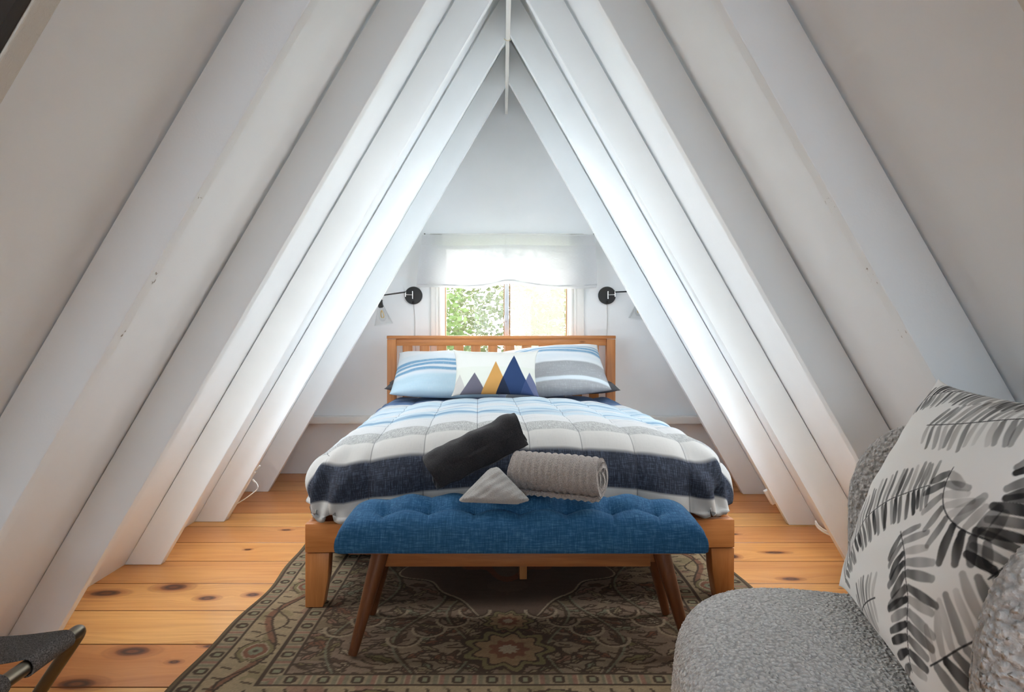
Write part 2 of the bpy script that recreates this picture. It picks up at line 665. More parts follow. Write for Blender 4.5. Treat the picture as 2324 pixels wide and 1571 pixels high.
    mx = sm.n('ShaderNodeMixShader')
    mx.inputs[0].default_value = 0.13
    sm.t.links.new(tr.outputs[0], mx.inputs[1])
    sm.t.links.new(df.outputs[0], mx.inputs[2])
    sm.t.links.new(mx.outputs[0], sm.out.inputs[0])
    b = MB()
    b.box(((0.056 + wx1 - 0.022) / 2, Y1 + 0.1, (wz0 + wz1) / 2), (wx1 - 0.08, 0.001, wz1 - wz0 - 0.03))
    b.build('insect_screen', sm.m, win, smooth=False)
    return (wx0, wx1, wz0, wz1)


WIN = build_room()

# ================================================================= curtain
def build_curtain():
    m = Mat('sheer_white_cloth', 0.9, 0.1)
    uv = m.coord('UV')
    u, v, _ = m.sep(uv)
    weave = m.noise(m.vm('MULTIPLY', uv, (60, 300, 1)), 1.0, 3)
    tl = m.n('ShaderNodeBsdfTranslucent')
    tl.inputs[0].default_value = (0.58, 0.59, 0.60, 1)
    df = m.n('ShaderNodeBsdfDiffuse')
    df.inputs[0].default_value = (0.9, 0.9, 0.92, 1)
    tp = m.n('ShaderNodeBsdfTransparent')
    a = m.n('ShaderNodeMixShader')
    a.inputs[0].default_value = 0.5
    m.t.links.new(df.outputs[0], a.inputs[1])
    m.t.links.new(tl.outputs[0], a.inputs[2])
    c = m.n('ShaderNodeMixShader')
    m.put(c.inputs[0], m.mapr(weave, 0.3, 0.7, 0.84, 0.94))
    m.t.links.new(tp.outputs[0], c.inputs[1])
    m.t.links.new(a.outputs[0], c.inputs[2])
    m.t.links.new(c.outputs[0], m.out.inputs[0])
    root = thing('window_valance', 'short sheer white valance hung over the upper window', 'curtain', (0.04, 4.56, 1.725))

    def sheet(z0, z1, yoff, name, seed, puff):
        nu, nv = 90, 40
        V, U = [], []
        for j in range(nv):
            t = j / (nv - 1)
            for i in range(nu):
                s_ = i / (nu - 1)
                z = z0 + (z1 - z0) * t
                tt = (0.0 - z) / 0.385                     # 0 top .. 1 bottom
                xl = -0.611 - 0.041 * tt
                xr = 0.619 + 0.012 * tt
                x = xl + (xr - xl) * s_
                zz = z
                kink = math.exp(-((x - 0.0) / 0.13) ** 2)
                zz += 0.028 * kink * tt + 0.006 * math.sin(x * 9 + seed) * tt
                y = yoff + 0.010 * math.sin(x * 13 + seed + tt * 2) * (0.3 + tt) + 0.006 * math.sin(x * 31 + seed * 2) * tt - 0.012 * kink * tt - puff * math.sin(PI * min(1, t)) * 0.02
                V.append((x, y, zz))
                U.append((s_, tt))
        return mesh(name, V, grid_faces(nu, nv), m.m, root, uv=U)
    sheet(-0.004, -0.382, 0.012, 'cloth', 0.4, 0.5)
    sheet(-0.082, -0.378, -0.014, 'front_layer', 0.9, 1.0)
    b = MB()
    nn = 60
    pts = []
    for i in range(nn):
        x = -0.650 + (0.631 + 0.650) * i / (nn - 1)
        kink = math.exp(-(x / 0.13) ** 2)
        pts.append((x, -0.014 + 0.013 * math.sin(x * 13 + 2.9) - 0.012 * kink, -0.362 + 0.028 * kink + 0.006 * math.sin(x * 9 + 0.9)))
    b.tube(pts, 0.0045, 6)
    b.build('hem', m.m, root)
    pm = metal('pin_metal', lin(150, 150, 150), 0.3)
    for x in (-0.60, 0.62):
        b = MB()
        b.lathe([(0.001, 0), (0.006, 0), (0.006, 0.004), (0.001, 0.006)], (x, 0.06, 0.01), (0, -1, 0), 12)
        b.tube([(x, 0.0885, 0.01), (x, 0.055, 0.01)], 0.002, 6)
        b.build('wall_pin', pm, root)
    b = MB()
    b.tube([(-0.605, 0.045, 0.0), (0.622, 0.045, 0.0)], 0.004, 8)
    b.build('curtain_rod', W_TRIM, root)


build_curtain()

# ================================================================= bed
BEDLOC = (-0.003, 4.5, 0.0)
BEDROT = math.radians(2.1)
PINE_X = wood('honey_pine_across', lin(204, 136, 78), lin(164, 98, 48), (0.9, 12, 12), 0.35, 0.10)
PINE_Z = wood('honey_pine_upright', lin(204, 136, 78), lin(164, 98, 48), (12, 12, 0.9), 0.35, 0.08)
PINE_Y = wood('honey_pine_long', lin(184, 114, 60), lin(146, 82, 38), (12, 0.9, 12), 0.35, 0.08)
PINE_LIGHT = wood('pale_pine', lin(198, 138, 84), lin(170, 108, 60), (12, 12, 1.0), 0.45, 0.07)


def build_bed():
    bed = thing('bed', 'honey-coloured pine bed with slatted headboard below the window', 'bed', BEDLOC, BEDROT)
    hb = bpy.data.objects.new('headboard', None)
    b = MB()
    b.box((0, 0, 0.962), (1.476, 0.024, 0.060), 0.002)
    b.box((0, 0, 0.43), (1.476, 0.024, 0.10), 0.002)
    hb = b.build('headboard', PINE_X, bed)
    for s in (-1, 1):
        b = MB()
        b.box((s * 0.768, 0.0, 0.4895), (0.062, 0.052, 0.977), 0.003)
        b.build('post', PINE_Z, hb)
    b = MB()
    b.box((0, 0, 0.9915), (1.60, 0.066, 0.022), 0.003)
    b.build('cap_rail', PINE_X, hb)
    for k in range(12):
        x = -0.805 + 0.0 + (916 + 11 - 880 + 38.45 * k) / 323.0
        b = MB()
        b.box((x, 0, 0.707), (0.068, 0.016, 0.452), 0.002)
        b.build('slat', PINE_Z, hb)
    # rails
    b = MB()
    b.box((0, -2.105, 0.268), (1.60, 0.036, 0.106), 0.004)
    b.build('foot_rail', PINE_X, bed)
    for s in (-1, 1):
        b = MB()
        b.box((s * 0.78, -1.055, 0.268), (0.036, 2.06, 0.104), 0.004)
        b.build('side_rail', PINE_Y, bed)
    for s in (-1, 1):
        b = MB()
        w = 0.088
        x0 = s * 0.80
        b.prism([(x0, 0.0125), (x0, 0.212), (x0 - s * w, 0.212), (x0 - s * 0.083, 0.12), (x0 - s * 0.064, 0.0125)], 1, -2.119, -2.052)
        b.build('leg', PINE_Z, bed, bevel=0.003)
    b = MB()
    b.box((0, -1.04, 0.285), (0.06, 2.05, 0.06), 0.003)
    b.build('center_beam', PINE_Y, bed)
    b = MB()
    b.box((0.02, -1.85, 0.1345), (0.030, 0.06, 0.244), 0.002)
    b.build('support_leg', PINE_LIGHT, bed)
    for k in range(9):
        b = MB()
        b.box((0, -0.16 - k * 0.225, 0.325), (1.52, 0.07, 0.018), 0.002)
        b.build('bed_slat', PINE_LIGHT, bed)


build_bed()


def superbox(hx, y0, y1, z0, z1, r, n=3):
    pass


def build_mattress():
    m = fabric('charcoal_sheet', lin(78, 78, 80), 0.9, 250)
    b = MB()
    b.box((0, -1.045, 0.416), (1.40, 1.92, 0.146), 0.06, seg=4)
    o = b.build('mattress', m)
    o.location = BEDLOC
    o.rotation_euler.z = BEDROT
    tag(o, 'mattress in a charcoal sheet on the pine bed, mostly under the comforter', 'mattress')


build_mattress()


def comforter_surface(a, b, seed=0):
    """a across, b along the cloth from the head (0) towards the foot -> point, d past the foot plateau"""
    w0, yf, r, ztop = 0.655, 1.970, 0.17, 0.628
    da = np.maximum(np.abs(a) - w0, 0.0)
    db = np.maximum(b - yf, 0.0)
    p = 7.0
    d = (da ** p + db ** p) ** (1 / p)
    safe = np.maximum(np.hypot(da, db), 1e-9)
    ca, cb = da / safe, db / safe
    th = np.minimum(d / r, PI / 2)
    ext = np.maximum(d - r * PI / 2, 0.0)
    h = r * np.sin(th) + 0.10 * ext
    drop = r * (1 - np.cos(th)) + ext * 0.985
    x = np.sign(a) * (np.minimum(np.abs(a), w0) + h * ca)
    y = -(np.minimum(b, yf) + h * cb)
    z = ztop - drop
    # crown and soft swell
    z = z + 0.030 - 0.062 * np.minimum(np.abs(a) / w0, 1.0) ** 2.2 + 0.010 * fbm(a, b, 3, 3.0, 2)
    # normal-ish direction for puffing
    nz = np.cos(th)
    nh = np.sin(th)
    nx, ny = np.sign(a) * nh * ca, -nh * cb
    return x, y, z, nx, ny, nz, d, da, db


def build_comforter():
    na, nb = 210, 230
    A = np.linspace(-0.985, 0.985, na)
    B = np.linspace(0.10, 2.325, nb)
    a, b = np.meshgrid(A, B)
    x, y, z, nx, ny, nz, d, da, db = comforter_surface(a, b)
    q = 0.1985
    sa = np.abs(np.sin(PI * (a - 0.008) / q + PI / 2 * 0))
    # rows of stitching along and across
    ga = np.abs(np.sin(PI * (a - 0.03) / q))
    rows = 0.235
    gb = np.abs(np.sin(PI * (b - 0.14) / rows))
    onfoot = np.clip((b - 1.70) / 0.1, 0, 1)
    gb = gb * (1 - onfoot) + onfoot
    puff = 0.017 * (ga ** 0.42) * (gb ** 0.42) - 0.012
    # wrinkles gathered along the cross seams
    wr = fbm(a * 0.35, b * 1.6, 5, 28.0, 3) * 0.0045 * (1 - onfoot) + 0.0025 * fbm(a, b, 8, 16.0, 3)
    wr += onfoot * 0.0035 * fbm(a * 1.6, b * 0.4, 9, 20.0, 2)
    # folds in the hanging edge
    hang = np.clip((d - 0.20) / 0.16, 0, 1)
    corner = np.exp(-((np.abs(a) - 0.80) / 0.16) ** 2) * np.clip(db / 0.15, 0, 1)
    wave = hang * (0.008 * np.sin(a * 27 + 1.0 + 0.8 * np.sin(a * 9)) * np.clip(db * 8, 0, 1) + 0.010 * np.sin(b * 21 + a * 2) * np.clip(da * 8, 0, 1)) + 0.012 * corner * np.sin((np.abs(a) - b) * 36)
    k = puff + wr + wave
    x = x + nx * k
    y = y + ny * k
    z = z + nz * k
    # keep it clear of the rail
    z = np.maximum(z, 0.348 + 0.010 * np.sin(a * 19) ** 2)
    z = z - 0.054 * np.clip((0.85 - b) / 0.3, 0, 1) * np.clip(1 - (np.abs(a) / 0.80) ** 2.5, 0, 1)
    V = np.stack([x, y, z], -1).reshape(-1, 3)
    dd = (b - 1.970)
    UV = np.stack([a, dd], -1).reshape(-1, 2)

    m = Mat('striped_comforter', 0.88, 0.12)
    uv = m.coord('UV')
    u, v, _ = m.sep(uv)
    wob = m.math('MULTIPLY', m.math('SUBTRACT', m.noise(m.comb(m.math('MULTIPLY', u, 2.2), 0.0), 2.0, 3), 0.5), 0.008)
    vv = m.math('ADD', v, wob)
    t = m.math('DIVIDE', m.math('ADD', vv, 2.0), 2.5)
    S = lambda dval: (dval + 2.0) / 2.5
    white, lb, blue = lin(176, 177, 177), lin(160, 174, 182), lin(98, 128, 150)
    grey, navy, steel = lin(130, 131, 130), lin(36, 40, 50), lin(92, 112, 145)
    hem = lin(180, 178, 174)
    pts = [(-1.9, steel), (-1.36, steel), (-1.30, white), (-1.12, white), (-1.05, lb), (-0.93, lb), (-0.915, blue), (-0.90, lb), (-0.74, lb), (-0.72, white), (-0.60, lb),
           (-0.50, lb), (-0.485, blue), (-0.46, blue), (-0.445, lb), (-0.34, white), (-0.155, white), (-0.145, grey), (0.03, grey), (0.036, hem), (0.146, hem), (0.150, navy), (0.288, navy), (0.292, hem), (0.366, hem), (0.37, navy)]
    c = m.ramp(t, [(S(p), col) for p, col in pts])
    # watercolour streaks across the pale half
    st = m.noise(m.comb(m.math('MULTIPLY', u, 1.3), m.math('MULTIPLY', v, 26.0)), 1.0, 4, 0.65, 0.3)
    top = m.mapr(v, -0.25, -0.32)
    c = m.mix(m.math('MULTIPLY', m.mapr(st, 0.55, 0.66), m.math('MULTIPLY', top, 0.8)), c, blue)
    c = m.mix(m.math('MULTIPLY', m.mapr(st, 0.46, 0.34), m.math('MULTIPLY', top, 0.8)), c, lin(182, 183, 183))
    # slub weave: fine crossed streaks
    s1 = m.noise(m.comb(m.math('MULTIPLY', u, 260.0), m.math('MULTIPLY', v, 22.0)), 1.0, 3, 0.7)
    s2 = m.noise(m.comb(m.math('MULTIPLY', u, 22.0), m.math('MULTIPLY', v, 260.0)), 1.0, 3, 0.7)
    sl = m.math('ADD', m.math('MULTIPLY', s1, 0.6), m.math('MULTIPLY', s2, 0.4))
    foot = m.math('SUBTRACT', 1.0, top)
    isnavy = m.math('MULTIPLY', m.mapr(vv, 0.146, 0.15), m.mapr(vv, 0.292, 0.288))
    isgrey = m.math('MULTIPLY', m.mapr(vv, -0.15, -0.145), m.mapr(vv, 0.036, 0.03))
    c = m.mix(m.math('MULTIPLY', m.mapr(sl, 0.46, 0.66), m.math('MULTIPLY', isnavy, 0.55)), c, lin(112, 120, 138))
    c = m.mix(m.math('MULTIPLY', m.mapr(sl, 0.42, 0.6), m.math('MULTIPLY', isgrey, 0.6)), c, lin(192, 192, 188))
    c = m.mix(m.math('MULTIPLY', m.mapr(sl, 0.5, 0.35), 0.12), c, lin(120, 120, 120))
    # stitch lines
    fu = m.math('ABSOLUTE', m.math('SUBTRACT', m.math('FRACT', m.math('ADD', m.math('DIVIDE', m.math('SUBTRACT', u, 0.03), q), 0.5)), 0.5))
    c = m.mix(m.mapr(fu, 0.005, 0.013, 0.55, 0), c, lin(58, 60, 66))
    m.color(c)
    m.bump(sl, 0.15, 0.002)
    o = mesh('comforter', V, grid_faces(na, nb), m.m, uv=UV)
    md = o.modifiers.new('thick', 'SOLIDIFY')
    md.thickness = 0.018
    md.offset = -1
    # grid runs so that face normals point down; flip
    o.data.flip_normals()
    o.location = BEDLOC
    o.rotation_euler.z = BEDROT
    tag(o, 'quilted striped comforter in pale blue, grey and navy spread over the bed', 'comforter')
    return o


build_comforter()


# ----------------------------------------------------------------- pillows
def pillow_mesh(w, h, t, n=60, pin=0.05, seed=1, wr=0.004, ear=0.02, power=0.5, sag=0.0):
    u = np.linspace(-1, 1, n)
    u = 0.35 * u + 0.65 * np.sin(u * PI / 2)
    U, Vv = np.meshgrid(u, u)
    x = w / 2 * U * (1 - pin * (1 - Vv ** 2)) + ear * np.sign(U) * (np.abs(U) ** 8) * (np.abs(Vv) ** 8)
    y = h / 2 * Vv * (1 - pin * (1 - U ** 2)) + ear * np.sign(Vv) * (np.abs(U) ** 8) * (np.abs(Vv) ** 8)
    prof = np.clip((1 - np.abs(U) ** 2.6) * (1 - np.abs(Vv) ** 2.6), 0, 1) ** power
    edge = np.clip(prof * 3, 0, 1)
    n1 = fbm(x, y, seed, 9.0, 3) * wr * edge + wr * 0.8 * fbm(x * 0.5 + y * 0.4, y * 1.3 - x * 0.3, seed + 3, 30.0, 2) * edge
    zt = t / 2 * prof + n1 - sag * (Vv > 0) * (1 - U ** 2) * prof * np.clip(Vv, 0, 1)
    zb = -t / 2 * prof + 0.3 * n1
    top = np.stack([x, y, zt], -1).reshape(-1, 3)
    bot = np.stack([x, y, zb], -1).reshape(-1, 3)
    faces = grid_faces(n, n)
    idx = np.arange(n * n).reshape(n, n)
    border = np.zeros((n, n), bool)
    border[0, :] = border[-1, :] = border[:, 0] = border[:, -1] = True
    mp = np.where(border.ravel(), idx.ravel(), 0)
    keep = np.where(~border.ravel())[0]
    mp[keep] = n * n + np.arange(len(keep))
    V = np.vstack([top, bot[keep]])
    faces += [tuple(int(mp[i]) for i in f[::-1]) for f in grid_faces(n, n)]
    UV = np.stack([U, Vv], -1).reshape(-1, 2)
    UV = np.vstack([UV, UV[keep]]) * 0.5 + 0.5
    return V, faces, UV


def frame_matrix(origin, xaxis, yaxis):
    X = Vector(xaxis).normalized()
    Yv = Vector(yaxis)
    Yv = (Yv - X * Yv.dot(X)).normalized()
    Z = X.cross(Yv)
    M = Matrix((X, Yv, Z)).transposed().to_4x4()
    M.translation = Vector(origin)
    return M


def stripe_mat(name, stops, seed):
    m = Mat(name, 0.88, 0.12)
    uv = m.coord('UV')
    u, v, _ = m.sep(uv)
    wob = m.math('MULTIPLY', m.math('SUBTRACT', m.noise(m.comb(u, seed), 2.0, 2), 0.5), 0.05)
    arch = m.math('MULTIPLY', m.math('MULTIPLY', m.math('SUBTRACT', u, 0.5), m.math('SUBTRACT', u, 0.5)), 0.35)
    t = m.math('ADD', m.math('ADD', v, wob), arch)
    c = m.ramp(t, stops)
    s1 = m.noise(m.comb(m.math('MULTIPLY', u, 160.0), m.math('MULTIPLY', v, 16.0)), 1.0, 3, 0.7)
    s2 = m.noise(m.comb(m.math('MULTIPLY', u, 10.0), m.math('MULTIPLY', v, 120.0)), 1.0, 3, 0.7)
    sl = m.math('ADD', m.math('MULTIPLY', s1, 0.5), m.math('MULTIPLY', s2, 0.5))
    c = m.mix(m.mapr(sl, 0.5, 0.66, 0, 0.35), c, lin(200, 201, 200))
    m.color(c)
    m.bump(sl, 0.12, 0.002)
    return m.m


def build_pillows():
    wh, lb, bl, lg, g = lin(198, 199, 200), lin(176, 188, 195), lin(104, 140, 166), lin(190, 196, 200), lin(142, 141, 142)
    lbm = lin(164, 183, 192)
    left = [(0.0, lbm), (0.24, lbm), (0.30, lg), (0.33, wh), (0.36, bl), (0.40, bl), (0.42, wh), (0.45, wh), (0.47, bl), (0.52, bl), (0.54, wh), (0.57, bl), (0.61, bl), (0.63, lg), (0.78, lg), (0.80, wh), (1.0, wh)]
    right = [(0.0, g), (0.10, g), (0.12, lg), (0.16, lg), (0.18, g), (0.44, g), (0.47, wh), (0.60, lg), (0.68, wh), (0.72, bl), (0.755, bl), (0.77, wh), (0.80, bl), (0.83, bl), (0.85, wh), (0.88, bl), (0.90, wh), (1.0, wh)]
    ml = stripe_mat('pillow_stripes_blue', left, 1.0)
    mr = stripe_mat('pillow_stripes_grey', right, 5.0)
    # (centre, x axis, y axis)
    V, Fc, UV = pillow_mesh(0.665, 0.45, 0.17, 70, 0.02, 2, 0.005, 0.006, 0.42)
    o = mesh('pillow', V, Fc, ml, uv=UV)
    o.matrix_world = frame_matrix((-0.362, 4.160, 0.757), (1, 0.02, -0.02), (0.0, 0.85, 0.52))
    tag(o, 'white pillow with blue stripes across its middle and a light blue lower part', 'pillow', 'striped sleeping pillows')
    V, Fc, UV = pillow_mesh(0.65, 0.47, 0.18, 70, 0.02, 6, 0.006, 0.006, 0.42)
    o = mesh('pillow', V, Fc, mr, uv=UV)
    o.matrix_world = frame_matrix((0.336, 4.175, 0.778), (1, 0.02, 0.075), (-0.05, 0.83, 0.56))
    tag(o, 'white pillow with a grey lower half and blue stripes near its top', 'pillow', 'striped sleeping pillows')
    # charcoal pillows behind, only their outer ends showing
    dk = fabric('charcoal_pillowcase', lin(92, 92, 94), 0.9, 220)
    V, Fc, UV = pillow_mesh(0.60, 0.22, 0.11, 40, 0.03, 4, 0.004, 0.008)
    o = mesh('pillow', V, Fc, dk, uv=UV)
    o.matrix_world = frame_matrix((-0.475, 4.335, 0.672), (1, 0.03, 0.02), (0, 1, 0.1))
    tag(o, 'charcoal pillow end peeping out behind the blue-striped pillow', 'pillow', 'charcoal pillows')
    o = mesh('pillow', V, Fc, dk, uv=UV)
    o.matrix_world = frame_matrix((0.475, 4.345, 0.672), (1, 0.03, -0.06), (0, 1, 0.1))
    tag(o, 'charcoal pillow end peeping out behind the grey-striped pillow', 'pillow', 'charcoal pillows')

    # lumbar cushion with printed mountains
    m = Mat('mountain_print', 0.85, 0.15)
    uv = m.coord('UV')
    u, v, _ = m.sep(uv)
    c = m.mix(m.mapr(v, 0.56, 0.58), lin(194, 193, 181), lin(198, 195, 187))

    def tri(cx, top, hw, col, c):
        lim = m.math('MULTIPLY', m.math('SUBTRACT', top, v), hw / top)
        dd = m.math('SUBTRACT', lim, m.math('ABSOLUTE', m.math('SUBTRACT', u, cx)))
        return m.mix(m.mapr(dd, -0.003, 0.003), c, col)
    c = tri(0.05, 0.42, 0.11, lin(172, 166, 159), c)
    c = tri(0.235, 0.43, 0.15, lin(92, 88, 98), c)
    c = tri(0.500, 0.70, 0.17, lin(176, 130, 72), c)
    c = tri(0.725, 0.86, 0.22, lin(38, 55, 88), c)
    # overlap wedges
    def both(c1, t1, h1, c2, t2, h2, col, c):
        l1 = m.math('SUBTRACT', m.math('MULTIPLY', m.math('SUBTRACT', t1, v), h1 / t1), m.math('ABSOLUTE', m.math('SUBTRACT', u, c1)))
        l2 = m.math('SUBTRACT', m.math('MULTIPLY', m.math('SUBTRACT', t2, v), h2 / t2), m.math('ABSOLUTE', m.math('SUBTRACT', u, c2)))
        return m.mix(m.mapr(m.math('MINIMUM', l1, l2), -0.003, 0.003), c, col)
    c = both(0.500, 0.70, 0.17, 0.725, 0.86, 0.22, lin(34, 40, 56), c)
    c = tri(0.925, 0.47, 0.13, lin(90, 94, 118), c)
    c = both(0.925, 0.47, 0.13, 0.725, 0.86, 0.22, lin(52, 66, 100), c)
    m.color(c)
    m.bump(m.noise(uv, 400, 2), 0.1, 0.001)
    V, Fc, UV = pillow_mesh(0.505, 0.285, 0.12, 60, 0.06, 9, 0.003, 0.012, 0.5)
    o = mesh('lumbar_cushion', V, Fc, m.m, uv=UV)
    o.matrix_world = frame_matrix((-0.040, 3.862, 0.780), (1, 0.02, -0.01), (0.0, 0.44, 0.90))
    tag(o, 'cream lumbar cushion printed with grey, mustard and navy mountain triangles', 'cushion')


build_pillows()

# ================================================================= bench
def build_bench():
    bx, by0, by1 = 0.060, 2.015, 2.288
    bench = thing('bench', 'blue tufted bench on tapered wooden legs at the foot of the bed', 'bench', (bx, (by0 + by1) / 2, 0.0))
    m = Mat('blue_linen', 0.8, 0.2)
    o = m.coord()
    s1 = m.noise(m.vm('MULTIPLY', o, (25, 300, 300)), 1.0, 3, 0.7)
    s2 = m.noise(m.vm('MULTIPLY', o, (300, 25, 25)), 1.0, 3, 0.7)
    sl = m.math('ADD', m.math('MULTIPLY', s1, 0.55), m.math('MULTIPLY', s2, 0.45))
    c = m.ramp(sl, [(0.30, lin(24, 62, 94)), (0.50, lin(38, 84, 122)), (0.72, lin(84, 130, 162))])
    m.color(c)
    m.bump(sl, 0.25, 0.002)
    W, D = 1.172, by1 - by0
    nx, ny = 240, 70
    z0, zt = 0.326, 0.410
    hx, hy, r = W / 2, D / 2, 0.035
    # closed cushion: unfold a rounded box (top grid + skirts)
    def shape(P, Q):
        """P,Q in extended coords: |P|<=1 on top, beyond = skirt"""
    rows = []
    cols, rws = 7, 2
    tx = [(-0.448 + 0.149 * k) for k in range(cols)]
    ty = [-0.048, 0.062]
    X = np.linspace(-hx, hx, nx)
    Yv = np.linspace(-hy, hy, ny)
    XX, YY = np.meshgrid(X, Yv)
    ex = np.clip((hx - np.abs(XX)) / r, 0, 1)
    ey = np.clip((hy - np.abs(YY)) / r, 0, 1)
    rnd = np.sqrt(np.clip(1 - (1 - ex) ** 2, 0, 1)) * np.sqrt(np.clip(1 - (1 - ey) ** 2, 0, 1))
    ty_ = np.where(YY < 0.25 * hy, (0.25 * hy - YY) / (1.25 * hy), (YY - 0.25 * hy) / (0.75 * hy))
    dome = 0.078 * (1 - ty_ ** 2.4) * (1 - (np.abs(XX) / hx) ** 7)
    dent = np.zeros_like(XX)
    for cx in tx:
        for cy in ty:
            rr = np.hypot(XX - cx, (YY - cy) * 1.15)
            dent += 0.046 * np.exp(-(rr / 0.040) ** 1.2)
        # stitched channel from the front button to the edge and between buttons
        fr = np.exp(-np.abs(XX - cx) / 0.006)
        dent += 0.006 * fr * (YY < ty[0])
        dent += 0.004 * fr * (YY > ty[0])
    for i in range(cols - 1):
        for ya in ty:
            tt = np.clip((XX - tx[i]) / 0.149, 0, 1)
            inside = (XX >= tx[i]) & (XX <= tx[i + 1])
            yl = ya + 0.030 * np.sin(PI * tt) * (1 if ya > 0 else -1) * 0.35
            dent += 0.014 * np.exp(-np.abs(YY - yl) / 0.014) * inside
    Z = zt - r + r * rnd + dome - dent * ex * ey
    inset = lambda e: 0.0
    top = np.stack([XX, YY, Z], -1)
    V = list(top.reshape(-1, 3))
    Fc = grid_faces(nx, ny)
    # skirt ring
    ring = [j for j in range(nx)] + [nx * k + nx - 1 for k in range(1, ny)] + [nx * (ny - 1) + i for i in range(nx - 2, -1, -1)] + [nx * k for k in range(ny - 2, 0, -1)]
    nR = len(ring)
    prev = ring
    levels = 8
    for L in range(1, levels + 1):
        f = L / levels
        cur = []
        for q in ring:
            p = V[q]
            z = p[2] + (z0 - p[2]) * f
            k = 1.0 + 0.006 * math.sin(PI * f)
            inn = 0.006 if L == levels else 0.0
            cur.append(len(V))
            V.append(np.array([p[0] * k - np.sign(p[0]) * inn, p[1] * (1 + 0.02 * math.sin(PI * f)) - np.sign(p[1]) * inn, z]))
        for i in range(nR):
            Fc.append((prev[i], cur[i], cur[(i + 1) % nR], prev[(i + 1) % nR]))
        prev = cur
    Fc.append(tuple(prev))
    seat = mesh('seat_cushion', V, Fc, m.m, bench)
    # vertical welt at the front edge: thin piping
    for cx in tx:
        for cy in ty:
            b = MB()
            j = int(round((cy + hy) / D * (ny - 1)))
            i = int(round((cx + hx) / W * (nx - 1)))
            zz = Z[j, i]
            b.lathe([(0.001, -0.003), (0.009, -0.002), (0.010, 0.001), (0.006, 0.0045), (0.001, 0.0055)], (X[i], Yv[j], zz), (0, 0, 1), 14)
            b.build('button', m.m, seat)
    WOOD_X = wood('bench_wood_across', lin(164, 106, 62), lin(120, 70, 36), (0.9, 14, 14), 0.35)
    WOOD_Z = wood('bench_wood_upright', lin(116, 70, 40), lin(74, 40, 21), (14, 14, 0.9), 0.35)
    b = MB()
    b.box((-0.01, -0.070, 0.292), (0.86, 0.022, 0.052), 0.003)
    b.build('front_rail', WOOD_X, bench)
    b = MB()
    b.box((-0.01, 0.085, 0.292), (0.86, 0.022, 0.052), 0.003)
    b.build('back_rail', WOOD_X, bench)
    for s in (-1, 1):
        b = MB()
        b.box((s * 0.43, 0.008, 0.298), (0.022, 0.135, 0.05), 0.003)
        b.build('side_rail', WOOD_X, bench)
    b = MB()
    b.box((0, 0, 0.3225), (1.10, 0.24, 0.005), 0.001)
    b.build('seat_board', WOOD_X, bench)
    for sx in (-1, 1):
        for sy in (-1, 1):
            b = MB()
            p0 = Vector((sx * 0.452, sy * 0.088, 0.32))
            p1 = Vector((sx * 0.528 + 0.0, sy * 0.150, 0.0165))
            n = 8
            pts = [p0.lerp(p1, k / n) for k in range(n + 1)]
            rs = [0.0275 - 0.013 * k / n for k in range(n + 1)]
            b.tube(pts, rs, 20)
            b.build('leg', WOOD_Z, bench)


build_bench()


# ================================================================= towels
def spiral_roll(L, R, turns, th, na=120, nl=40, end_ang=-PI / 2, tail=0.0, ribs=0, rib_h=0.0, lump=0.0, seed=1, squash=1.0, bow=0.0, flip=1):
    """rolled cloth, axis along local x"""
    ang0 = end_ang - 2 * PI * turns
    T = np.linspace(0, 1, na * int(math.ceil(turns)))
    ang = ang0 + 2 * PI * turns * T
    r0 = max(R - th * 1.08 * turns, th * 0.6)
    rc = r0 + (R - th / 2 - r0) * T
    pc = np.stack([rc * np.cos(ang) * flip, rc * np.sin(ang)], -1)
    nr = np.stack([np.cos(ang) * flip, np.sin(ang)], -1)
    if tail:
        k = 10
        tdir = np.array([-math.sin(end_ang) * flip, math.cos(end_ang)])
        ex = [pc[-1] + tdir * tail * (i + 1) / k + np.array([0, 0.0]) for i in range(k)]
        pc = np.vstack([pc, ex])
        nr = np.vstack([nr, np.repeat(nr[-1:], k, 0)])
    n = len(pc)
    xs = np.linspace(-L / 2, L / 2, nl)
    V = []
    outer_frac = np.linspace(0, 1, n)
    for xi in xs:
        rib = rib_h * (0.5 + 0.5 * math.cos(2 * PI * ribs * (xi / L + 0.5))) if ribs else 0.0
        e = abs(xi) / (L / 2)
        endr = 1 - 0.06 * max(0, e - 0.9) / 0.1
        for side in (1, -1):
            p = pc * endr + nr * (side * th / 2)
            if side == 1 and ribs:
                p = p + nr * rib
            a_ = np.arctan2(pc[:, 1], pc[:, 0])
            lumpv = lump * fbm(np.full(n, xi * 1.0), a_ * 0.08, seed, 22.0, 3) + 0.5 * lump * fbm(np.full(n, xi), a_ * 0.05, seed + 2, 55.0, 2)
            p = p + nr * (lumpv * np.clip(outer_frac * 2 - 0.6, 0.1, 1))[:, None]
            xe = xi + (0.006 * np.sin(outer_frac * 30) * (1 if xi > 0 else -1) if e > 0.99 else 0)
            q = np.stack([np.full(n, 1.0) * xe, p[:, 0], p[:, 1] * squash + bow * (xi / (L / 2)) ** 2], -1)
            V.append(q)
    V = np.vstack(V)
    idx = lambda l, s, i: (l * 2 + s) * n + i
    Fc = []
    for l in range(nl - 1):
        for i in range(n - 1):
            Fc.append((idx(l, 0, i), idx(l + 1, 0, i), idx(l + 1, 0, i + 1), idx(l, 0, i + 1)))
            Fc.append((idx(l, 1, i), idx(l, 1, i + 1), idx(l + 1, 1, i + 1), idx(l + 1, 1, i)))
        for i in (0, n - 1):
            Fc.append((idx(l, 0, i), idx(l, 1, i), idx(l + 1, 1, i), idx(l + 1, 0, i)))
    for l in (0, nl - 1):
        for i in range(n - 1):
            Fc.append((idx(l, 0, i), idx(l, 0, i + 1), idx(l, 1, i + 1), idx(l, 1, i)))
    return V, Fc


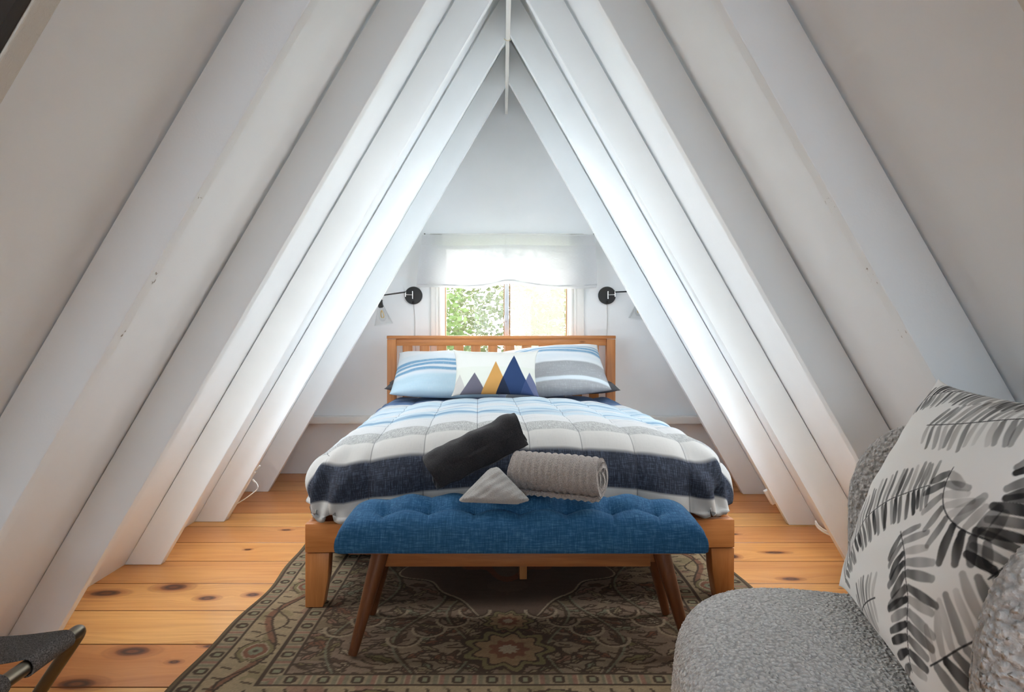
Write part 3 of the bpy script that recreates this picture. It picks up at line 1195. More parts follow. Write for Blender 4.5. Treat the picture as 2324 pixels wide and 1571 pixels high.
def terry(name, col, scale, var, disp=0.6):
    m = Mat(name, 0.95, 0.05)
    o = m.coord()
    v1 = m.voro(o, scale)
    n = m.noise(o, scale * 0.6, 3)
    c = m.mix(m.mapr(v1, 0.1, 0.75), tuple(min(1, x * (1 + var)) for x in col[:3]) + (1,), tuple(x * (1 - var) for x in col[:3]) + (1,))
    m.color(m.mix(m.math('MULTIPLY', n, 0.3), c, tuple(x * 0.8 for x in col[:3]) + (1,)))
    m.bump(m.math('SUBTRACT', n, v1), disp, 0.004)
    m.b.inputs['Sheen Weight'].default_value = 0.2
    return m.m


def build_towels():
    # dark rolled towel
    V, Fc = spiral_roll(0.345, 0.077, 2.6, 0.018, 70, 60, end_ang=-PI * 0.75, lump=0.007, seed=3)
    m = Mat('charcoal_towelling', 0.95, 0.08)
    o_ = m.coord()
    n = m.noise(o_, 420, 3)
    m.color(m.mix(m.mapr(n, 0.4, 0.75), lin(38, 38, 40), lin(62, 61, 63)))
    m.bump(n, 0.4, 0.003)
    m.b.inputs['Sheen Weight'].default_value = 0.15
    o = mesh('towel', V, Fc, m.m)
    o.matrix_world = frame_matrix((-0.092, 2.249, 0.606), (0.277, 0.045, 0.128), (0.0, 1.0, -0.1))
    tag(o, 'charcoal rolled towel leaning up against the comforter on the bench', 'towel', 'rolled bath towels')
    # ribbed grey towel
    V, Fc = spiral_roll(0.30, 0.072, 2.9, 0.0155, 70, 150, end_ang=-PI * 0.52, tail=0.03, ribs=13, rib_h=0.0042, lump=0.0018, seed=8, squash=0.97, flip=-1)
    o = mesh('towel', V, Fc, terry('grey_terry', lin(168, 160, 154), 260, 0.18, 0.8))
    a = math.radians(24)
    o.matrix_world = frame_matrix((0.181, 2.120, 0.556), (math.cos(a), -math.sin(a), 0.0), (math.sin(a), math.cos(a), 0.0))
    tag(o, 'light grey ribbed towel roll with its spiral end turned out on the bench', 'towel', 'rolled bath towels')
    # folded washcloth: three layers of a triangle leaning back
    cm = terry('grey_washcloth', lin(176, 174, 170), 330, 0.10, 0.4)
    N = 44
    verts, faces = [], []
    ap = Vector((-0.020, 2.128, 0.584))
    bl = Vector((-0.123, 2.068, 0.482))
    br = Vector((0.095, 2.048, 0.482))
    nrm = (br - bl).cross(ap - bl).normalized()
    if nrm.y > 0:
        nrm = -nrm
    for L in range(4):
        off = -nrm * (0.0085 * L)
        sh = Vector((-0.006 * L, 0, 0.0015 * L if L < 3 else 0.002))
        A, B_, C_ = ap + sh * 1.2 + off, bl + sh * 1.6 + off, br + off - Vector((0.010 * L, 0, 0))
        for side in (0, 1):
            base = len(verts)
            ids = {}
            for i in range(N + 1):
                for j in range(N + 1 - i):
                    s, t = i / N, j / N
                    w = 1 - s - t
                    edge = min(s, t, w)
                    rr = min(1.0, edge / 0.05)
                    p = A * s + B_ * w + C_ * t
                    bulge = 0.014 * max(0.0, s * t * w * 27) ** 0.7
                    fl = 0.0025 * math.sin(s * 17 + t * 9 + L) + 0.0015 * math.sin(t * 31 - s * 12)
                    thick = 0.0038 * math.sqrt(max(0, 1 - (1 - rr) ** 2))
                    p = p + nrm * (bulge * (1.0 - 0.1 * L) + fl * rr + (thick if side == 0 else -thick))
                    # rounded corners
                    cen = (A + B_ + C_) / 3
                    far = max(s, t, w)
                    p = p.lerp(cen, 0.10 * max(0, (far - 0.88) / 0.12) ** 2)
                    ids[(i, j)] = len(verts)
                    verts.append(p)
            for i in range(N):
                for j in range(N - i):
                    f = (ids[(i, j)], ids[(i + 1, j)], ids[(i, j + 1)])
                    faces.append(f if side == 0 else f[::-1])
                    if j < N - i - 1:
                        f = (ids[(i + 1, j)], ids[(i + 1, j + 1)], ids[(i, j + 1)])
                        faces.append(f if side == 0 else f[::-1])
    o = mesh('washcloth', verts, faces, cm)
    tag(o, 'small grey washcloth folded to a triangle in front of the two rolled towels', 'washcloth')


build_towels()


# ================================================================= rug
def build_rug():
    x0, x1, y0, y1 = -0.945, 0.985, 1.60, 4.30
    cell = 0.0045
    nx, ny = int((x1 - x0) / cell), int((y1 - y0) / cell)
    X = np.linspace(x0, x1, nx)
    Yv = np.linspace(y0, y1, ny)
    XX, YY = np.meshgrid(X, Yv)
    cx, cy = (x0 + x1) / 2, (y0 + y1) / 2
    hx, hy = (x1 - x0) / 2, (y1 - y0) / 2
    # distances from the edge
    ax, ay = np.abs(XX - cx), np.abs(YY - cy)
    ex, ey = hx - ax, hy - ay
    ed = np.minimum(ex, ey)
    along = np.where(ex < ey, YY - cy, XX - cx)
    C = lambda r, g, b: np.array(lin(r, g, b)[:3])
    beige, beige2 = C(176, 164, 140), C(152, 138, 116)
    dark, brown = C(44, 36, 32), C(84, 62, 50)
    olive, sage, rust, rose = C(124, 120, 84), C(128, 138, 116), C(128, 82, 64), C(152, 118, 102)
    fieldc, medc = C(138, 122, 106), C(86, 72, 66)
    img = np.empty(XX.shape + (3,))
    img[:] = beige
    rng = np.random.RandomState(4)

    def put(mask, col, f=1.0):
        img[mask] = img[mask] * (1 - f) + np.asarray(col) * f

    # field ---------------------------------------------------------------
    fld = ed > 0.305
    put(fld, fieldc)
    mx = np.abs(XX - cx)
    my = YY - cy
    mya = np.abs(my)
    put(fld & (fbm(mx, mya, 2, 12.0, 3) > 0.25), beige2, 0.8)
    put(fld & (fbm(mx, mya, 12, 10.0, 3) > 0.55), C(120, 112, 84), 0.6)
    # leaves, mirrored about both axes
    def leaf(px, py, ang, ln, wd, col, rim=dark):
        dx, dy = mx - px, mya - py
        u = dx * math.cos(ang) + dy * math.sin(ang)
        v = -dx * math.sin(ang) + dy * math.cos(ang)
        t = u / ln
        half = wd * np.clip(1 - t ** 2, 0, 1) * (1 + 0.25 * np.sin(u * 160))
        ins = (np.abs(t) < 1) & (np.abs(v) < half) & fld
        put(ins, rim)
        put(ins & (np.abs(v) < half - 0.006), col)
        put(ins & (np.abs(v - 0.002) < 0.003) & (np.abs(t) < 0.8), rim, 0.8)
    pal = [olive, sage, rust, rose, beige, brown, C(150, 140, 112)]
    for k in range(230):
        px, py = rng.uniform(0, 0.66), rng.uniform(0, 1.06)
        leaf(px, py, rng.uniform(-1.2, 1.2), rng.uniform(0.03, 0.07), rng.uniform(0.008, 0.02), pal[rng.randint(len(pal))])
    for k in range(260):
        px, py = rng.uniform(0, 0.66), rng.uniform(0, 1.06)
        a_, ln = rng.uniform(-0.5, 0.5), rng.uniform(0.015, 0.05)
        dx, dy = mx - px, mya - py
        u = dx * math.cos(a_) + dy * math.sin(a_)
        v = -dx * math.sin(a_) + dy * math.cos(a_) + 6 * u * u
        put((np.abs(u) < ln) & (np.abs(v) < 0.0045) & fld, dark, 0.9)
    # vines
    for (f1, ph, amp, base) in ((9.0, 0.3, 0.07, 0.30), (7.0, 1.9, 0.08, 0.50), (11.0, 0.9, 0.05, 0.16)):
        vx = base + amp * np.sin(mya * f1 + ph)
        put(fld & (np.abs(mx - vx) < 0.006), dark, 0.85)
        put(fld & (np.abs(mx - vx - 0.010) < 0.004), sage, 0.7)
    # medallion with lobes
    th = np.arctan2(my, XX - cx)
    rr = np.hypot((XX - cx) / 0.42, my / 0.66)
    edge = 1.0 + 0.13 * np.cos(2 * th) * 0 + 0.12 * np.cos(6 * th + PI) + 0.05 * np.cos(12 * th)
    med = (rr < edge) & fld
    put(med & (rr > edge - 0.035), beige)
    put(med & (rr > edge - 0.018), dark)
    put(med & (rr < edge - 0.035), medc)
    put(med & (rr < edge - 0.06) & (fbm(mx, mya, 21, 16.0, 3) > 0.6), C(100, 84, 74))
    inn = (np.hypot((XX - cx) / 0.20, my / 0.30) < 1 + 0.15 * np.cos(8 * th)) & fld
    put(inn, rust)
    put(inn & (np.hypot((XX - cx) / 0.20, my / 0.30) < 0.82 + 0.15 * np.cos(8 * th)), C(112, 96, 84))
    # palmettes at the two ends of the medallion
    for (py, r0) in ((0.90, 0.10), (0.70, 0.06)):
        r2 = np.hypot(XX - cx, (mya - py) * 1.1)
        t2 = np.arctan2(mya - py, XX - cx)
        e2 = r0 * (1 + 0.14 * np.cos(9 * t2))
        put((r2 < e2 * 1.5) & (r2 > e2 * 1.32) & fld, dark)
        put((r2 < e2 * 1.32) & (r2 > e2 * 1.1) & fld, olive)
        put((r2 < e2 * 1.1) & fld, dark)
        put((r2 < e2) & fld, C(158, 132, 100))
        put((r2 < e2 * 0.6) & fld, rust)
        put((r2 < e2 * 0.3) & fld, beige)
    # light scrolls flanking
    for k in range(7):
        py, px, r0 = 0.62 + 0.07 * (k % 4), 0.12 + 0.075 * k, 0.055
        r2 = np.hypot(mx - px, mya - py)
        put((np.abs(r2 - r0) < 0.006) & ((mya - py) > -0.01) & fld, beige, 0.9)
        put((np.abs(r2 - r0 + 0.009) < 0.004) & ((mya - py) > -0.01) & fld, dark, 0.9)

    # guard stripes ---------------------------------------------------------
    def guard(a, b, period):
        s = (ed - a) / (b - a)
        g = (s > 0) & (s < 1)
        ph = np.mod(along + 5.0, period) / period - 0.5
        put(g, beige)
        put(g & (np.abs(ph) < 0.30), C(160, 148, 122))
        put(g & (np.abs(np.abs(ph) - 0.34) < 0.06), C(132, 130, 108))
        put(g & (np.abs(ph) > 0.43), rose)
        hexa = (np.abs(ph) < 0.19) & (np.abs(s - 0.5) < 0.30 - np.clip(np.abs(ph) - 0.10, 0, 1) * 1.6)
        put(g & hexa, dark)
        put(g & (np.abs(ph) < 0.085) & (np.abs(s - 0.5) < 0.15), C(140, 146, 120))
        put(g & ((s < 0.13) | (s > 0.87)), dark)
    # main border -------------------------------------------------------------
    mb = (ed > 0.085) & (ed <= 0.235)
    put(mb, C(170, 156, 126))
    put(mb & (fbm(XX, YY, 31, 26.0, 3) > 0.35), olive, 0.55)
    put(mb & (fbm(XX, YY, 33, 20.0, 3) > 0.62), rose, 0.8)
    s = (ed - 0.16) / 0.075
    P = 0.52
    ph = np.mod(along + 0.13 + 5 * P, P) - P / 2
    vine = 0.55 * np.sin(2 * PI * ph / P + PI / 2)
    put(mb & (np.abs(s - vine) < 0.16), rust, 0.9)
    put(mb & (np.abs(s - vine - 0.17) < 0.06), dark)
    vine2 = -0.5 * np.sin(4 * PI * ph / P)
    put(mb & (np.abs(s - vine2) < 0.055) & (np.abs(ph) > 0.09), dark)
    for k in range(9):
        o_ = -P / 2 + P * (k + 0.5) / 9
        put(mb & (np.abs(ph - o_ + 0.02 * s) < 0.0045) & (np.abs(s) > 0.35) & (np.abs(s) < 0.85), dark, 0.9)
    r2 = np.hypot(ph, s * 0.075)
    t2 = np.arctan2(s, ph)
    e2 = 0.052 * (1 + 0.12 * np.cos(10 * t2))
    put(mb & (r2 < e2 * 1.30), dark)
    put(mb & (r2 < e2 * 1.18), olive)
    put(mb & (r2 < e2 * 0.92), beige)
    put(mb & (r2 < e2 * 0.80), rust)
    put(mb & (r2 < e2 * 0.48), sage)
    put(mb & (r2 < e2 * 0.18), dark)
    guard(0.018, 0.085, 0.098)
    guard(0.235, 0.305, 0.098)
    put(ed < 0.018, C(98, 90, 70))
    # worn streaks of the weave
    img *= (1 + 0.10 * fbm(XX * 0.3, YY, 41, 150.0, 2) + 0.12 * fbm(XX, YY, 44, 3.0, 2))[..., None]
    img *= rng.uniform(0.86, 1.14, XX.shape)[..., None]
    img = 0.30 * np.array(lin(128, 114, 98)[:3]) + 0.64 * img
    img = np.clip(img * np.array([0.84, 0.78, 0.74]), 0.005, 0.9)
    # geometry: slightly wavy edge and pile
    wob = 0.012 * np.sin(YY * 5.3 + 0.6) + 0.006 * np.sin(YY * 13.0)
    fx = XX + wob * np.clip((ax / hx), 0, 1) ** 6
    Z = np.full(XX.shape, 0.0098) + 0.0012 * fbm(XX, YY, 51, 6.0, 2)
    Z[ed < 0.006] = 0.0045
    V = np.stack([fx, YY, Z], -1).reshape(-1, 3)
    m = Mat('woven_rug', 0.95, 0.05)
    at = m.n('ShaderNodeVertexColor', layer_name='Print')
    m.color(at.outputs[0])
    o_ = m.coord()
    wv = m.noise(m.vm('MULTIPLY', o_, (420, 160, 1)), 1.0, 2)
    m.bump(wv, 0.5, 0.003)
    ring = [j for j in range(nx)] + [nx * k + nx - 1 for k in range(1, ny)] + [nx * (ny - 1) + i for i in range(nx - 2, -1, -1)] + [nx * k for k in range(ny - 2, 0, -1)]
    n0 = len(V)
    V2 = V[ring].copy()
    V2[:, 2] = 0.0008
    cols = np.vstack([img.reshape(-1, 3), img.reshape(-1, 3)[ring]])
    Fc = grid_faces(nx, ny)
    nR = len(ring)
    for i in range(nR):
        Fc.append((ring[i], n0 + i, n0 + (i + 1) % nR, ring[(i + 1) % nR]))
    Fc.append(tuple(n0 + i for i in range(nR))[::-1])
    o = mesh('rug', np.vstack([V, V2]), Fc, m.m, smooth=True, col=cols)
    tag(o, 'worn Persian-style rug in beige, olive and dark brown under bed and bench', 'rug')


build_rug()


# ================================================================= lounge chair
CH = (0.69, 1.215, 0.0)
CHROT = math.atan2(-0.26, 0.97)


def boucle_material(name, col, scale):
    m = Mat(name, 0.95, 0.08)
    o = m.coord()
    w = m.vm('ADD', o, m.vm('MULTIPLY', m.vm('SUBTRACT', m.noise(o, 90, 2, color=True), (0.5, 0.5, 0.5)), (0.008, 0.008, 0.008)))
    v = m.voro(w, scale, 'SMOOTH_F1')
    n = m.noise(o, scale * 1.7, 3, 0.6)
    n2 = m.noise(o, 18, 2)
    k = m.math('ADD', m.mapr(v, 0.1, 0.62), m.math('MULTIPLY', m.math('SUBTRACT', n, 0.5), 0.5), clamp=True)
    c = m.mix(k, tuple(min(1, x * 1.16) for x in col[:3]) + (1,), tuple(x * 0.60 for x in col[:3]) + (1,))
    c = m.mix(m.mapr(n2, 0.3, 0.7, 0, 0.2), c, tuple(x * 0.85 for x in col[:3]) + (1,))
    m.color(c)
    h = m.math('ADD', m.math('MULTIPLY', v, -1.0), m.math('MULTIPLY', n, 0.35))
    m.bump(h, 1.0, 0.006)
    d = m.n('ShaderNodeDisplacement')
    d.inputs['Scale'].default_value = 0.006
    d.inputs['Midlevel'].default_value = -0.3
    m.put(d.inputs['Height'], m.math('MULTIPLY', v, -1.0))
    m.t.links.new(d.outputs[0], m.out.inputs['Displacement'])
    m.m.displacement_method = 'BOTH'
    m.b.inputs['Sheen Weight'].default_value = 0.1
    return m.m


def build_chair():
    ch = thing('lounge_chair', 'grey curly fleece lounge chair with rounded back holding a leaf print cushion', 'chair', CH, CHROT)
    bm_ = boucle_material('grey_boucle', lin(218, 215, 211), 150)
    # seat: rounded thick pad
    nt, npf = 520, 210
    prof = []
    zt, zb, r = 0.405, 0.13, 0.085
    for k in range(npf):
        t = k / (npf - 1)
        prof.append(t)
    L1, L2, L3 = 0.36 - r, r * PI / 2, (zt - r) - (zb + 0.05)
    L4 = 0.05 * PI / 2
    L5 = 0.20
    tot = L1 + L2 + L3 + L4 + L5
    th = np.linspace(0, 2 * PI, nt, endpoint=False)
    p = 2.7
    ct, st = np.cos(th), np.sin(th)
    ax_ = np.where(ct < 0, 0.352, 0.33)
    rad = (np.abs(ct / ax_) ** p + np.abs(st / 0.365) ** p) ** (-1 / p)
    V = []
    for k in range(npf):
        s = tot * max(prof[k], 0.002)
        if s < L1:
            f, inset, z = s / L1, r, zt + 0.014 * (1 - (s / L1) ** 2)
            rr = (rad - r) * f
        elif s < L1 + L2:
            a = (s - L1) / r
            rr = rad - r + r * math.sin(a)
            z = zt - r + r * math.cos(a)
        elif s < L1 + L2 + L3:
            rr = rad + 0.006 * math.sin(PI * (s - L1 - L2) / L3)
            z = zt - r - (s - L1 - L2)
        elif s < L1 + L2 + L3 + L4:
            a = (s - L1 - L2 - L3) / 0.05
            rr = rad - 0.05 + 0.05 * math.cos(a)
            z = zb + 0.05 - 0.05 * math.sin(a)
        else:
            f = 1 - (s - L1 - L2 - L3 - L4) / L5
            rr = (rad - 0.05) * max(f, 0.02)
            z = zb
        rr = rr * np.ones(nt)
        V.append(np.stack([rr * ct, rr * st + 0.03, np.full(nt, z)], -1))
    V = np.vstack(V)
    Fc = [tuple(reversed(f)) for f in grid_faces(nt, npf, wrap=True)]
    Fc.append(tuple(range(nt)))
    Fc.append(tuple(range(nt * (npf - 1), nt * npf))[::-1])
    mesh('seat', V, Fc, bm_, ch)
    # wrap-round back
    nph, ncs = 460, 190
    V = []
    for i in range(nph):
        ph = math.radians(-88 + 168.5 * i / (nph - 1))
        q = ph / math.radians(80.5) if ph > 0 else -ph / math.radians(88)
        ec = max(0.0, (q - 0.62) / 0.38)
        ztop = 0.825 - 0.20 * (1 - math.sqrt(max(0.0, 1 - ec * ec)))
        e = max(0.0, (q - 0.86) / 0.14)
        k_end = math.sqrt(max(0.0, 1 - e * e * 0.985))
        hw = 0.050 * (0.25 + 0.75 * k_end)
        zc, zh = (ztop + 0.16) / 2, (ztop - 0.16) / 2 * (0.95 + 0.05 * k_end)
        zc = 0.16 + zh
        R = 0.432
        for j in range(ncs):
            a = 2 * PI * j / ncs
            # stadium outline
            sx = math.copysign(abs(math.cos(a)) ** 0.75, math.cos(a))
            sz = math.copysign(abs(math.sin(a)) ** 0.45, math.sin(a))
            if abs(math.sin(a)) > 0.0:
                pass
            rr = R + hw * sx + 0.012 * (sz * 0.5 + 0.5)
            z = zc + zh * sz
            V.append(((rr - 0.015) * math.cos(ph), (rr - (0.025 if ph < 0 else 0.012)) * math.sin(ph), z))
    Fc = [tuple(reversed(f)) for f in grid_faces(ncs, nph, wrap=True)]
    Fc.append(tuple(range(ncs)))
    Fc.append(tuple(range(ncs * (nph - 1), ncs * nph))[::-1])
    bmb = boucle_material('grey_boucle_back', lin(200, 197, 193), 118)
    mesh('backrest', V, Fc, bmb, ch)
    wl = wood('chair_leg_wood', lin(120, 78, 48), lin(80, 48, 26), (14, 14, 1.0))
    for (x, y) in ((-0.22, -0.2), (-0.22, 0.2), (0.22, -0.22), (0.22, 0.22)):
        b = MB()
        b.tube([(x, y, 0.14), (x * 1.08, y * 1.08, 0.0005)], [0.022, 0.015], 16)
        b.build('leg', wl, ch)


build_chair()


def seg_dist(U, V, ax, ay, bx, by):
    dx, dy = bx - ax, by - ay
    l2 = dx * dx + dy * dy
    t = np.clip(((U - ax) * dx + (V - ay) * dy) / l2, 0, 1)
    return np.hypot(U - ax - t * dx, V - ay - t * dy), t


def build_leaf_cushion():
    A, B, C_, D_ = Vector((.785, 1.475, .452)), Vector((.640, .905, .452)), Vector((.970, 1.425, .905)), Vector((.825, .865, .905))
    n = 420
    w, h = 0.585, 0.505
    V, Fc, UV = pillow_mesh(w, h, 0.155, n, 0.035, 14, 0.004, 0.010, 0.5)
    org = (A + B + C_ + D_) / 4
    # build the print
    # cloth coordinates measured along the bulging surface (metres / 0.6)
    G = V[:n * n].reshape(n, n, 3)
    au = np.concatenate([np.zeros((n, 1)), np.cumsum(np.linalg.norm(np.diff(G, axis=1), axis=2), axis=1)], 1) / 0.6
    av = np.concatenate([np.zeros((1, n)), np.cumsum(np.linalg.norm(np.diff(G, axis=0), axis=2), axis=0)], 0) / 0.6
    uu, vv = np.full(len(V), -9.0), np.full(len(V), -9.0)
    uu[:n * n], vv[:n * n] = au.ravel(), av.ravel()
    col = np.empty((len(V), 3))
    col[:] = lin(238, 236, 232)[:3]
    rng = np.random.RandomState(2)
    sm = lambda d, e: np.clip(0.5 - d / e, 0, 1)
    # fronds: control points of the stem in cloth coords, leaflet length, spacing
    fronds = LEAF_FRONDS
    isfront = np.arange(len(V)) < n * n
    for (P, ln, wd, sp, tone, sides, toneR) in fronds:
        P = np.array(P, float)
        # bezier / polyline sampling
        m = 60
        t = np.linspace(0, 1, m)
        k = len(P)
        if k == 3:
            S = ((1 - t) ** 2)[:, None] * P[0] + (2 * t * (1 - t))[:, None] * P[1] + (t ** 2)[:, None] * P[2]
        else:
            S = ((1 - t) ** 3)[:, None] * P[0] + (3 * t * (1 - t) ** 2)[:, None] * P[1] + (3 * t ** 2 * (1 - t))[:, None] * P[2] + (t ** 3)[:, None] * P[3]
        seg = np.hypot(*np.diff(S, axis=0).T)
        cum = np.concatenate([[0], np.cumsum(seg)])
        total = cum[-1]
        pos = np.arange(0.35 * sp, total, sp)
        for side in sides:
            for q in pos:
                i = min(np.searchsorted(cum, q), m - 1)
                i0 = max(i - 1, 0)
                p = S[i]
                tg = S[min(i + 1, m - 1)] - S[i0]
                tg = tg / (np.hypot(*tg) + 1e-9)
                f = q / total
                L = ln * (0.50 + 0.58 * math.sin(PI * min(1, 0.12 + 0.78 * f))) * rng.uniform(0.85, 1.15)
                an = math.radians(72 + rng.uniform(-7, 7)) * side
                dx = tg[0] * math.cos(an) - tg[1] * math.sin(an)
                dy = tg[0] * math.sin(an) + tg[1] * math.cos(an)
                g = 0.010
                a0, b0 = p[0] + dx * g, p[1] + dy * g
                a1, b1 = p[0] + dx * (g + L), p[1] + dy * (g + L)
                bb = (np.abs(uu - (a0 + a1) / 2) < L) & (np.abs(vv - (b0 + b1) / 2) < L) & isfront
                ii = np.where(bb)[0]
                if not len(ii):
                    continue
                d, tt = seg_dist(uu[ii], vv[ii], a0, b0, a1, b1)
                ww = wd * (0.75 + 0.35 * np.sin(PI * np.clip(tt, 0.1, 0.95))) * rng.uniform(0.85, 1.1)
                msk = sm(d - ww, 0.0035)
                tn = tone if side == 1 else toneR
                dk = np.clip(tn + rng.uniform(-0.24, 0.26), 0.12, 0.99)
                ink = dk * (1 - 0.30 * tt * rng.uniform(0, 1)) + 0.05 * np.sin(uu[ii] * 90 + vv[ii] * 70)
                ink = np.clip(ink, 0.08, 0.97) * msk
                inkc = np.array(lin(30, 30, 32)[:3]) if dk > 0.55 else np.array(lin(92, 84, 76)[:3])
                col[ii] = col[ii] * (1 - ink)[:, None] + inkc * ink[:, None]
        # stem
        for i in range(m - 1):
            ii = np.where((np.abs(uu - S[i, 0]) < 0.03) & (np.abs(vv - S[i, 1]) < 0.03) & isfront)[0]
            if len(ii):
                d, tt = seg_dist(uu[ii], vv[ii], *S[i], *S[i + 1])
                k2 = sm(d - 0.0022, 0.003)[:, None] * 0.85
                col[ii] = col[ii] * (1 - k2) + np.array(lin(40, 40, 42)[:3]) * k2
    m_ = Mat('leaf_print_cotton', 0.85, 0.15)
    at = m_.n('ShaderNodeVertexColor', layer_name='Print')
    m_.color(at.outputs[0])
    m_.bump(m_.noise(m_.coord(), 500, 2), 0.08, 0.001)
    o = mesh('throw_cushion', V, Fc, m_.m, uv=UV, col=col)
    o.matrix_world = frame_matrix(org, B - A, (C_ + D_) - (A + B))
    tag(o, 'white throw cushion with brushed black and taupe fern leaves on the lounge chair', 'cushion')
    return o


# each: stem points in cloth coords (u along the lower edge from the window end, v up), leaflet length, half width, spacing, ink, sides, ink of the other side
LEAF_FRONDS = [
    ([(0.16, 0.06), (0.24, 0.38), (0.63, 0.545)], 0.085, 0.0105, 0.030, 0.62, (1, -1), 0.85),
    ([(0.70, 0.62), (0.71, 0.50), (0.80, 0.46), (0.93, 0.485)], 0.085, 0.0135, 0.036, 0.50, (1, -1), 0.86),
    ([(0.61, 0.385), (0.76, 0.32), (0.76, 0.20), (0.82, 0.07)], 0.100, 0.0125, 0.033, 0.62, (1, -1), 0.90),
    ([(0.93, 0.78), (1.05, 0.66), (1.02, 0.52), (0.97, 0.40)], 0.105, 0.0135, 0.037, 0.72, (1, -1), 0.93),
    ([(0.90, 0.13), (0.98, 0.22), (1.06, 0.38)], 0.105, 0.0125, 0.036, 0.52, (1, -1), 0.80),
    ([(0.40, 0.71), (0.56, 0.74), (0.70, 0.80), (0.90, 0.84)], 0.085, 0.0105, 0.032, 0.55, (1, -1), 0.48),
    ([(0.02, 0.71), (0.16, 0.86), (0.40, 0.93), (0.72, 0.90)], 0.070, 0.0105, 0.030, 0.80, (1, -1), 0.62),
    ([(0.36, 0.02), (0.44, 0.10), (0.56, 0.16)], 0.070, 0.0105, 0.030, 0.50, (1, -1), 0.55),
]
build_leaf_cushion()


# ================================================================= folding stool
def build_stool():
    st = thing('folding_stool', 'folding stool with bronze tube frame and dark grey cloth sling', 'stool', (-1.0, 1.06, 0.0))
    br = metal('bronze_tube', lin(118, 110, 96), 0.33)
    r = 0.0125
    xr, xl, zt = 0.166, -0.14, 0.438
    ye, yn = 0.215, -0.215
    def frame(xa, xb):
        """U frame: rail at top xa, legs crossing to foot xb"""
        b = MB()
        pts = []
        foot = lambda y: Vector((xb, y, 0.0125))
        topv = lambda y: Vector((xa, y, zt))
        path = [foot(ye), foot(ye).lerp(topv(ye), 0.5), foot(ye).lerp(topv(ye), 0.93)]
        # bend
        p1 = topv(ye)
        dleg = (topv(ye) - foot(ye)).normalized()
        for k in range(1, 7):
            t = k / 7
            a = topv(ye) - dleg * 0.03
            c = topv(ye)
            e = topv(ye) + Vector((0, -0.03, 0))
            path.append(a * (1 - t) ** 2 + c * 2 * t * (1 - t) + e * t ** 2)
        path.append(topv(ye) + Vector((0, -0.06, 0)))
        path.append(topv(yn) + Vector((0, 0.06, 0)))
        for k in range(1, 7):
            t = k / 7
            a = topv(yn) + Vector((0, 0.03, 0))
            c = topv(yn)
            e = topv(yn) - dleg * 0.03
            path.append(a * (1 - t) ** 2 + c * 2 * t * (1 - t) + e * t ** 2)
        path += [foot(yn).lerp(topv(yn), 0.93), foot(yn).lerp(topv(yn), 0.5), foot(yn)]
        b.tube(path, r, 16)
        return b
    frame(xr, xl + 0.02).build('tube_frame', br, st)
    ye, yn = ye - 0.028, yn + 0.028
    frame(xl, xr - 0.02).build('tube_frame', br, st)
    # cloth sling with a slot left open at each rail
    cm = Mat('dark_grey_canvas', 0.92, 0.1)
    o = cm.coord()
    n = cm.noise(o, 420, 3, 0.7)
    cm.color(cm.mix(cm.mapr(n, 0.38, 0.68), lin(56, 53, 51), lin(116, 110, 106)))
    cm.bump(n, 0.4, 0.002)
    th = 0.003

    def strip(y0, y1, name, skew):
        V, nu, nv = [], 90, 12
        for side in (0, 1):
            rr = r + 0.0018 + (th if side == 0 else 0.0)
            for j in range(nv):
                t = j / (nv - 1)
                for i in range(nu):
                    s = i / (nu - 1)
                    y = y0 + (y1 - y0) * t
                    # path: wraps under right rail, over the top, sags, over the left rail and under
                    if s < 0.2:
                        a = -2.2 + (PI / 2 + 2.2) * (s / 0.2)
                        x, z = xr + rr * math.cos(a), zt + rr * math.sin(a)
                    elif s > 0.8:
                        a = PI / 2 + (PI / 2 + 2.2) * ((s - 0.8) / 0.2)
                        x, z = xl + rr * math.cos(a), zt + rr * math.sin(a)
                    else:
                        q = (s - 0.2) / 0.6
                        x = xr + (xl - xr) * q
                        z = zt + rr - 0.016 * math.sin(PI * q)
                        y += skew * (1 - abs(2 * t - 1)) * 0
                        mid = (y0 + y1) / 2
                        wide = math.sin(PI * q) ** 0.5
                        y += (t - 0.5) * skew * wide
                    V.append((x, y, z))
        f0 = grid_faces(nu, nv)
        f1 = [tuple(reversed(f)) for f in grid_faces(nu, nv, off=nu * nv)]
        Fc = f0 + f1
        o1 = nu * nv
        for i in range(nu - 1):
            Fc.append((i, o1 + i, o1 + i + 1, i + 1))
            k = nu * (nv - 1) + i
            Fc.append((k, k + 1, o1 + k + 1, o1 + k))
        for j in range(nv - 1):
            for i in (0, nu - 1):
                a, b_ = j * nu + i, (j + 1) * nu + i
                Fc.append((a, b_, o1 + b_, o1 + a))
        return mesh(name, V, Fc, cm.m, st)
    strip(0.058, 0.165, 'cloth_sling', 0.012)
    strip(-0.165, 0.004, 'cloth_sling', 0.03)


build_stool()


